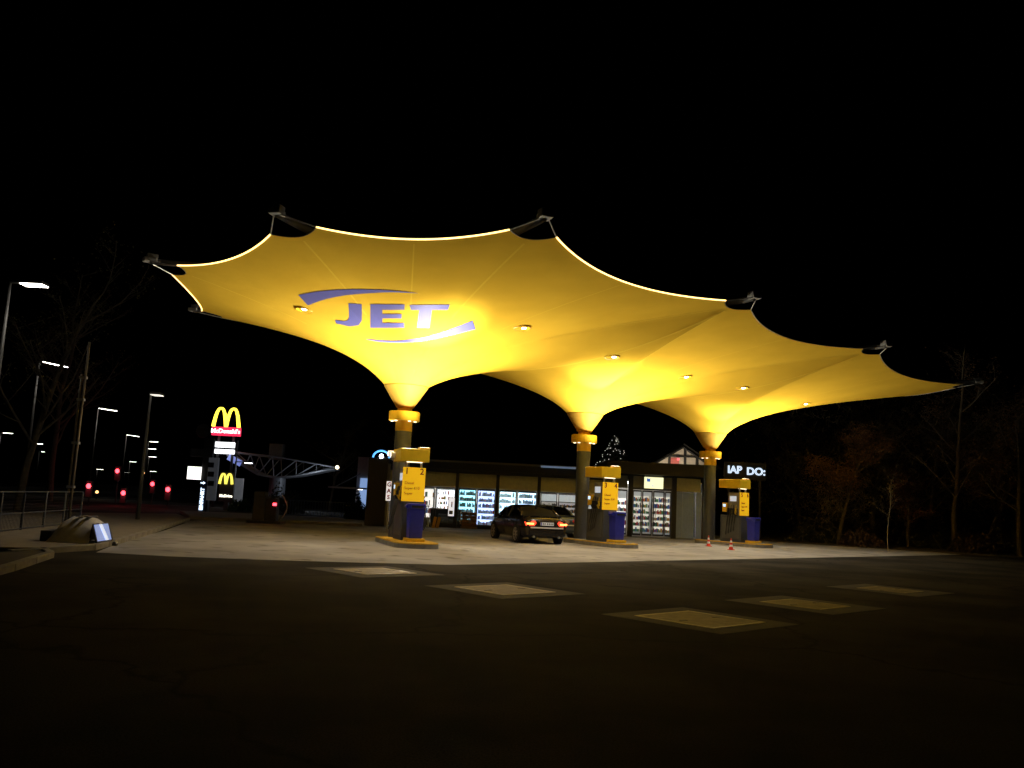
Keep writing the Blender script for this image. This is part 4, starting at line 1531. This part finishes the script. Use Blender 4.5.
# price pylon (dark) with round disc, white box, price fields and the lit entrance strip
YP = 52
sp_ = YP / F
pp_ = empty('price_pylon', (at(205, 490, YP).x, YP, 0))
tag(pp_, 'dark price pylon with round disc, grey price fields and vertical EINFAHRT strip', 'pylon sign')
X3 = lambda px, yy: at(px, yy, YP).x - pp_.location.x
zt = Zat(206, 438, YP)
MB().box((X3(206, 470), .2, zt / 2), (9 * sp_, .4, zt)).build('mast', M_DARK, pp_, bevel=.03)
ds = MB().lathe([(0, .05), (6.5 * sp_, .05), (7 * sp_, 0), (6.5 * sp_, -.05), (0, -.05)], (0, 0, 0), 36).build('disc', mat('disc_dark', (.05, .048, .046), .4), pp_)
ds.location = (X3(203.5, 431), -.05, Zat(203.5, 431, YP))
ds.rotation_euler = (PI / 2, 0, 0)
MB().box((X3(202, 453), .0, Zat(202, 453, YP)), (22 * sp_, .2, 8 * sp_)).build('cross_board', M_GREYC, pp_, bevel=.01)
MB().box((X3(194.5, 473), .0, Zat(194.5, 473, YP)), (13 * sp_, .2, 12.5 * sp_)).build('white_box', mat('box_white_lit', (.8, .8, .8), .4, emit=(1, .97, .92), es=1.9), pp_)
pb = MB().box((X3(212.5, 479), .0, Zat(212.5, 479, YP)), (9.5 * sp_, .22, 42 * sp_)).build('price_board', mat('price_grey', (.30, .31, .32), .5, emit=(.4, .43, .5), es=.05), pp_)
for k in range(3):
    yy = 465 + 9.2 * k
    MB().box((X3(211.5, yy), -.12, Zat(211.5, yy, YP)), (6 * sp_, .03, 5 * sp_)).build('price_field', M_RUB, pb)
es = MB().box((X3(203.7, 498), -.2, Zat(203.7, 498, YP)), (6.2 * sp_, .12, 33 * sp_)).build('entrance_strip', mat('strip_dark_blue', (.02, .03, .08), .4), pp_)
M_EIN = mat('einfahrt_lit', (.7, .8, 1.0), .4, emit=(.66, .82, 1.0), es=2.2)
text_part('EINFAHRT', M_EIN, es, (X3(203.4, 499), -.27, Zat(203.4, 499, YP)), (PI / 2, -PI / 2, 0), 3.4 * sp_, .01, bold=.012)
MB().prism([(-.14, .03), (.02, .03), (.02, .09), (.15, 0), (.02, -.09), (.02, -.03), (-.14, -.03)], 0, .02).build('arrow', M_EIN, es).matrix_local = Matrix.Translation((X3(204.5, 483), -.262, Zat(204.5, 483, YP))) @ Matrix.Rotation(PI / 2, 4, 'X')
MB().box((X3(202.5, 512), -.27, Zat(202.5, 512, YP)), (5 * sp_, .02, .05)).build('bar', M_EIN, es)


# ---- street lamps
def street_lamp(px, py, Y, wdt, mt, label, arm=0.0, polepx=None, es_light=0, tilt=0.0):
    h = at(px, py, Y)
    base = at(polepx if polepx is not None else px, py, Y)
    if polepx is None:
        base.x -= 0.9
    o = empty('street_lamp', (base.x, Y, 0))
    tag(o, label, 'street lamp', 'street lamps along the road')
    hx = h.x - base.x
    MB().tube([(0, 0, 0), (0, 0, h.z + .1)], [.085, .045], 10).build('pole', mat('pole_grey', (.07, .07, .065), .6, .1), o, smooth=True)
    if abs(hx) > .1:
        MB().tube([(0, 0, h.z + .08), (hx, 0, h.z + .1)], .035, 8).build('arm', mat('pole_grey', (.07, .07, .065), .6, .1), o)
    R_ = Matrix.Rotation(tilt, 3, 'Y')
    MB().box((hx, 0, h.z + .09), (wdt, .5, .10), R_).build('head', M_DARK, o, bevel=.02)
    MB().box((hx, 0, h.z + .025), (wdt * .94, .46, .03), R_).build('lens', mt, o)
    if es_light:
        lamp('street_light', 'SPOT', (hx, 0, h.z - .05), es_light, (1, .93, .82), o, (0, 0, -1), math.radians(110), .9, .15)
    return o


M_SL = mat('street_lens', (.8, .8, .8), .4, emit=(1.0, .92, .82), es=10)
M_SLD = mat('street_lens_dim', (.8, .8, .7), .4, emit=(1.0, .93, .8), es=1.2)
street_lamp(34, 286, 29, .8, M_SL, 'nearest street lamp at the left edge with short arm', polepx=10, es_light=110)
street_lamp(55, 365, 48, 1.35, M_SL, 'brightest long street lamp head right of the left edge', es_light=90, tilt=.16)
street_lamp(108, 410, 78, 1.6, M_SL, 'third street lamp going down the road', es_light=90, tilt=.1)
street_lamp(133, 436, 118, 1.7, M_SL, 'fourth street lamp going down the road', tilt=.1)
street_lamp(157, 396, 34, .38, M_SLD, 'slim street lamp with short dim arm left of the pylons', polepx=150.5)
for (px, py, d, w_, lb) in ((154, 442, 140, 1.3, 'brightest of the far lamp cluster beside the slim pole'), (152, 449, 168, 1.5, 'far street lamp just under the cluster'), (152.5, 457, 222, 2.0, 'very far street lamp, lowest of the cluster'),
                            (133, 462, 260, 2.0, 'very far street lamp left of the cluster'), (100, 469.5, 300, 2.4, 'far street lamp over the leftmost red signal'), (127, 472.5, 380, 2.6, 'far street lamp beside the upper red signal'),
                            (153, 471.5, 330, 2.6, 'far street lamp low in the cluster'), (8, 433.5, 110, 1.1, 'small street lamp at the left edge'), (38, 444, 130, 1.3, 'small tilted street lamp left of the twin pole'),
                            (43, 452, 210, .7, 'tiny far lamp left of the twin pole, upper'), (54, 457, 240, .7, 'tiny far lamp left of the twin pole, lower')):
    street_lamp(px, py, d, w_, M_SL if d < 335 else M_SLD, lb)
street_lamp(248.5, 463.5, 60, .45, M_LAMPC, 'white lamp on a slim pole right of the pylons', es_light=90)
# taller top of that pole
o = [x for x in bpy.data.objects if x.get('label', '').startswith('white lamp on a slim')][0]
MB().tube([(0, .12, 0), (0, .12, Zat(248, 441, 60))], .05, 8).build('pole', mat('pole_pale', (.3, .32, .34), .5), o)

# twin pole at the left
tp0 = gr(66, 528)
tw = empty('twin_pole', (tp0.x, tp0.y, .1))
tag(tw, 'slim twin metal pole rising behind the low housing', 'pole')
ztp = Zat(88, 345, tp0.y)
for s in (-.06, .06):
    MB().tube([(s, 0, 0), (s, 0, ztp * (1 if s > 0 else .82))], .04, 8).build('pole', mat('pole_brown', (.14, .12, .09), .5, .3), tw, smooth=True)
for z in (1.2, 2.6, 4.0, ztp * .80):
    MB().box((0, 0, z), (.24, .12, .08)).build('bracket', M_STEEL, tw)


# ---- red signals on posts
def signal(px, py, Y, label):
    h = at(px, py, Y)
    o = empty('signal_post', (h.x, Y, 0))
    tag(o, label, 'signal', 'red signals along the road')
    MB().tube([(0, .1, 0), (0, .1, h.z + .3)], .05, 8).build('post', M_DARK, o)
    MB().box((0, 0, h.z - .18), (.34, .2, .95)).build('head', M_RUB, o, bevel=.02)
    l = MB().lathe([(0, 0.03), (.10, .02), (.15, 0)], (0, 0, 0), 18).build('lens', M_REDL, o, smooth=True)
    l.location = (0, -.105, h.z)
    l.rotation_euler = (PI / 2, 0, 0)
    MB().tube([(.17 * math.cos(PI * t / 10), -.16, h.z + .17 * math.sin(PI * t / 10)) for t in range(11)], .012, 5).build('hood', M_RUB, o)
    lamp('signal_glow', 'POINT', (0, -.35, h.z), 14, (1, .06, .09), o, size=.1)


signal(89.5, 486, 52, 'leftmost red signal behind the twin pole')
signal(118, 471, 60, 'highest red signal, above the lowest one')
signal(124, 493, 56, 'lowest red signal, below the highest one')
signal(153, 484, 62, 'red signal beside the slim street lamp pole')
signal(168.5, 489.5, 54, 'rightmost red signal left of the white box')
for px, py, Y, lb in ((97, 492, 70, 'tiny amber lamp right of the leftmost red signal'), (143.5, 473, 90, 'tiny orange lamp right of the highest red signal')):
    h = at(px, py, Y)
    o = empty('marker_lamp', (h.x, Y, 0))
    tag(o, lb, 'lamp')
    MB().tube([(0, 0, 0), (0, 0, h.z)], .04, 6).build('post', M_DARK, o)
    MB().lathe([(0, -.12), (.1, -.08), (.12, 0), (.08, .1), (0, .12)], (0, 0, h.z), 12).build('globe', mat('amber_lamp', (.8, .5, .2), .4, emit=(1, .5, .18), es=3), o)

# ---- low housing with lit panel
hp = gr(79, 541.5, .115)
lh = empty('low_housing', (hp.x, hp.y, .116), math.radians(6))
tag(lh, 'low pale rounded housing with a blue-white lit end panel on the pavement', 'housing')
prof = [(-.5, .02), (-.47, .22), (-.36, .48), (-.2, .58), (.22, .57), (.43, .44)]
rows = []
for x, z in prof:
    rows.append([(x, -.62, .01), (x + .0, -.44, z * .52), (x + .02, -.24, z * .88), (x + .03, 0, z), (x + .02, .36, z * .92), (x, .50, z * .55), (x, .52, .01)])
MB().grid(rows).build('shell', mat('shell_pale', (.78, .75, .68), .55, var=.12), lh, smooth=True)
fx = .43
MB().grid([[(fx, -.50, .44), (fx, .50, .44)], [(fx + .14, -.50, .03), (fx + .14, .50, .03)]]).build('panel_frame', M_DARK, lh)
MB().quad
mbp = MB()
mbp.grid([[(fx + .02, -.46, .42), (fx + .02, .46, .42)], [(fx + .142, -.46, .05), (fx + .142, .46, .05)]])
lpn = mbp.build('lit_panel', mat('panel_pale_blue', (.4, .5, .8), .3, emit=(.32, .45, .95), es=.5), lh)
mbp.__init__()
mbp.grid([[(fx + .026, -.14, .42), (fx + .026, .04, .42)], [(fx + .148, .06, .05), (fx + .148, .26, .05)]])
mbp.build('white_stripe', mat('stripe_white_lit', (.8, .85, 1), .3, emit=(.8, .88, 1.0), es=.75), lpn)
for y in (-.51, .51):
    pts = [(fx - .02, y, .03), (fx + .01, y, .42), (fx + .14, y, .02)]
    MB().tube(pts, .022, 6).build('edge_trim', M_DARK, lh)
for x in (.02, .2):
    MB().box((x, 0, .585), (.10, .62, .02)).build('roof_stripe', mat('stripe_dark', (.1, .09, .08), .5), lh)
MB().box((-.62, .05, .12), (.24, .8, .24)).build('rear_box', M_DARK, lh, bevel=.02)
# debris
dp = gr(107, 545.5, 0)
db = empty('stone', (dp.x, dp.y, 0.004))
tag(db, 'small dark broken stone on the ground beside the low housing', 'stone')
mb = MB()
for i in range(3):
    mb.lathe([(0, .0), (.07, .0), (.085, .05), (.05, .09), (0, .1)], (.14 * i - .1, .04 * (i % 2), 0), 7)
mb.build('lump', M_DARK, db)

# ---- mesh fence at the left
fpts = [gr(-30, 541), gr(20, 534), gr(79, 526.5)]
fe = empty('mesh_fence', fpts[1])
tag(fe, 'dark wire mesh fence with steel posts at the left edge', 'fence')
FI = Vector(fe.location)
ftop = Zat(20, 491.5, fpts[1].y)
wires = MB()
for A, B in zip(fpts[:-1], fpts[1:]):
    L = (B - A).length
    n = max(2, int(L / 1.6))
    for i in range(n + 1):
        p = A.lerp(B, i / n) - FI
        MB().tube([p, p + Vector((0, 0, ftop))], .035, 8).build('post', M_GREYC, fe)
    for z in (.15, ftop * .5, ftop):
        MB().tube([A - FI + Vector((0, 0, z)), B - FI + Vector((0, 0, z))], .02, 6).build('rail', M_GREYC, fe)
    m_ = int(L / .1)
    for i in range(m_):
        p = A.lerp(B, i / m_) - FI
        wires.tube([p + Vector((0, 0, .1)), p + Vector((0, 0, ftop))], .004, 3, cap=False)
    for k in range(12):
        z = .15 + (ftop - .15) * k / 12
        wires.tube([A - FI + Vector((0, 0, z)), B - FI + Vector((0, 0, z))], .004, 3, cap=False)
wires.build('wire_mesh', M_DARK, fe)['kind'] = 'stuff'
# railing in the middle background
rp = [at(286, 521, 50), at(362, 523, 50)]
ra = empty('railing', (rp[0].x, 50, .0))
tag(ra, 'thin blue-grey railing in front of the bushes left of the stele', 'railing')
Lr = rp[1].x - rp[0].x
for z in (.12, .95):
    MB().box((Lr / 2, 0, z), (Lr, .04, .05)).build('rail', mat('rail_blue', (.2, .26, .32), .5), ra)
nb = int(Lr / .16)
for i in range(nb + 1):
    MB().box((Lr * i / nb, 0, .53), (.025, .025, .8)).build('bar', mat('rail_blue', (.2, .26, .32), .5), ra)


# ================================================================== TREES
def tree(x, y, h, seed, label, name='bare_tree', leaf=None, nleaf=0, spread=1.0, bark=(.10, .08, .055), r0=.16, low=.25, kk=(12, 7, 6)):
    rnd = random.Random(seed)
    o = empty(name, (x, y, .0))
    tag(o, label, 'tree', 'trees at the edge of the wood')
    tk, cr = MB(), MB()
    ends = []

    def grow(p, d, L, r, lvl):
        n = 5 if lvl < 2 else 3
        pts, rad = [p], [r]
        q = Vector(p)
        dd = Vector(d)
        for i in range(n):
            dd = (dd + Vector((rnd.gauss(0, .10), rnd.gauss(0, .10), rnd.gauss(0, .06) + (.05 if lvl else .02)))).normalized()
            q = q + dd * (L / n)
            pts.append(Vector(q))
            rad.append(r * (1 - .62 * (i + 1) / n))
        (tk if lvl < 2 else cr).tube(pts, rad, 6 if lvl == 0 else (5 if lvl == 1 else 3), cap=False)
        if lvl >= 3:
            ends.append(pts[-1])
            ends.append(pts[1])
            return
        k = kk[lvl]
        for j in range(k):
            f = (low + (1 - low) * (j + rnd.random()) / k) if lvl == 0 else (.25 + .75 * (j + rnd.random()) / k)
            i = min(n - 1, int(f * n))
            b = pts[i].lerp(pts[i + 1], f * n - i)
            a = rnd.random() * 2 * PI
            side = Vector((math.cos(a), math.sin(a), rnd.uniform(.0, .7)))
            nd = (dd * rnd.uniform(.25, .7) + side * spread).normalized()
            grow(b, nd, L * rnd.uniform(.36, .55) * (1.1 - .45 * f), max(.006, r * .40 * (1.1 - .5 * f)), lvl + 1)
    grow(Vector((0, 0, 0)), Vector((rnd.gauss(0, .04), rnd.gauss(0, .04), 1)), h, r0, 0)
    tk.build('trunk', mat('bark_%.2f' % bark[0], bark, .9, var=.3, scale=5), o, smooth=True)
    if leaf:
        cr.cur = 1
        for i in range(nleaf):
            e = rnd.choice(ends)
            p = e + Vector((rnd.gauss(0, .22), rnd.gauss(0, .22), rnd.gauss(0, .18)))
            d = Vector((rnd.gauss(0, 1), rnd.gauss(0, 1), rnd.gauss(0, .6))).normalized() * rnd.uniform(.035, .07)
            e2 = d.orthogonal().normalized() * .03
            cr.quad(p - d, p + e2, p + d, p - e2)
        cr.build('crown', [mat('bark_%.2f' % bark[0], bark, .9), leaf], o)
    else:
        cr.build('crown', mat('bark_%.2f' % bark[0], bark, .9), o)
    return o


LB = mat('leaf_brown', (.24, .125, .05), .8, var=.35, scale=2)
LR = mat('leaf_rust', (.20, .07, .035), .8, var=.35, scale=2)
LG = mat('leaf_olive', (.12, .115, .04), .8, var=.35, scale=2)
tspec = [  # px of the trunk foot, depth, height, leaf, n, label
    (838, 48, 5.6, LB, 7000, 'brown-leaved shrubby tree under the right tip of the canopy'),
    (955, 47, 9.0, LB, 2500, 'tall sparse tree with a leaning pale trunk at the right'),
    (985, 49, 7.0, LR, 5000, 'rust-leaved tree just right of the leaning sparse tree'),
    (926, 53, 7.5, LG, 5000, 'olive-leaved tree between the sapling and the sparse tree'),
    (1020, 44, 8.0, LB, 4000, 'tree cut by the right edge of the picture'),
    (800, 58, 7.0, LG, 4000, 'dark tree behind the last pump'),
    (908, 49, 3.6, LR, 3500, 'low rust-coloured sapling right of the pale sapling'),
    (872, 62, 9.0, LG, 4000, 'tall dim tree behind the brown shrubby tree'),
    (1000, 60, 10.5, LG, 4000, 'tallest dim tree at the back right')]
for i, (px, d, w_, h_, lb) in enumerate(((815, 50, 60, 22, 'low dark undergrowth left of the brown shrubby tree'), (862, 47, 44, 18, 'low undergrowth under the brown shrubby tree'), (935, 50, 70, 26, 'broad undergrowth between the sapling and the sparse tree'), (975, 45.5, 50, 22, 'rusty undergrowth at the foot of the rust-leaved tree'), (1018, 46, 60, 34, 'tall undergrowth at the right edge'))):
    bush(px, 546, w_, h_, d, lb, (('wood_olive', (.035, .035, .018)), ('wood_brown', (.06, .034, .018)))[i % 2], n=2600, seed=40 + i)
for i, (px, d, h, lf, n, lb) in enumerate(tspec):
    b = at(px, 545, d)
    tree(b.x, d, h, 20 + i, lb, 'autumn_tree' if lf else 'bare_tree', lf, n, spread=1.0 if h > 5 else 1.3, r0=.05 + h * .012)
b = at(888, 545, 42)
tree(b.x, 42, 3.7, 77, 'slim pale bare sapling in front of the wood', 'sapling', None, 0, 1.4, bark=(.17, .16, .13), r0=.026, low=.45, kk=(9, 4, 2))
for i, (px, d, h, lb) in enumerate(((18, 40, 11, 'dark bare tree behind the fence at the left edge'), (50, 58, 12, 'dim tree left of the twin pole'), (330, 75, 7, 'dim tree behind the railing'), (395, 80, 8, 'dim tree behind the dark stele'))):
    b = at(px, 500, d)
    tree(b.x, d, h, 60 + i, lb, 'autumn_tree', LG, 1200, r0=.05 + h * .012)

# dense twiggy thicket between the wood's trees: one mass
rnd = random.Random(99)
th = MB()
clumps = [(rnd.uniform(17, 46), rnd.uniform(47, 64), rnd.uniform(1.5, 7.5), rnd.uniform(1.2, 3.2)) for i in range(120)]
for cx, cy, cz, cr in clumps:
    for i in range(210):
        p = Vector((cx + rnd.gauss(0, cr * .6), cy + rnd.gauss(0, cr * .6), max(.1, cz + rnd.gauss(0, cr * .5))))
        d = Vector((rnd.gauss(0, .7), rnd.gauss(0, .7), rnd.gauss(.5, .6))).normalized() * rnd.uniform(.2, .8)
        w_ = d.cross(Vector((0, 1, 0)))
        if w_.length < 1e-4:
            continue
        w_ = w_.normalized() * .009
        th.cur = 0
        th.quad(p - w_, p + w_, p + d)
        if rnd.random() < .6:
            q = p + d * rnd.random()
            e = Vector((rnd.gauss(0, 1), rnd.gauss(0, 1), rnd.gauss(0, 1))).normalized() * rnd.uniform(.04, .08)
            f = e.orthogonal().normalized() * .035
            th.cur = 1 if rnd.random() < .6 else 2
            th.quad(q - e, q + f, q + e, q - f)
to = th.build('woodland_thicket', [mat('twig_brown', (.22, .18, .11), .9), LG, LB])
to['kind'] = 'stuff'
to['label'] = 'dim tangle of twigs and brown leaves at the wood edge'
to['category'] = 'thicket'
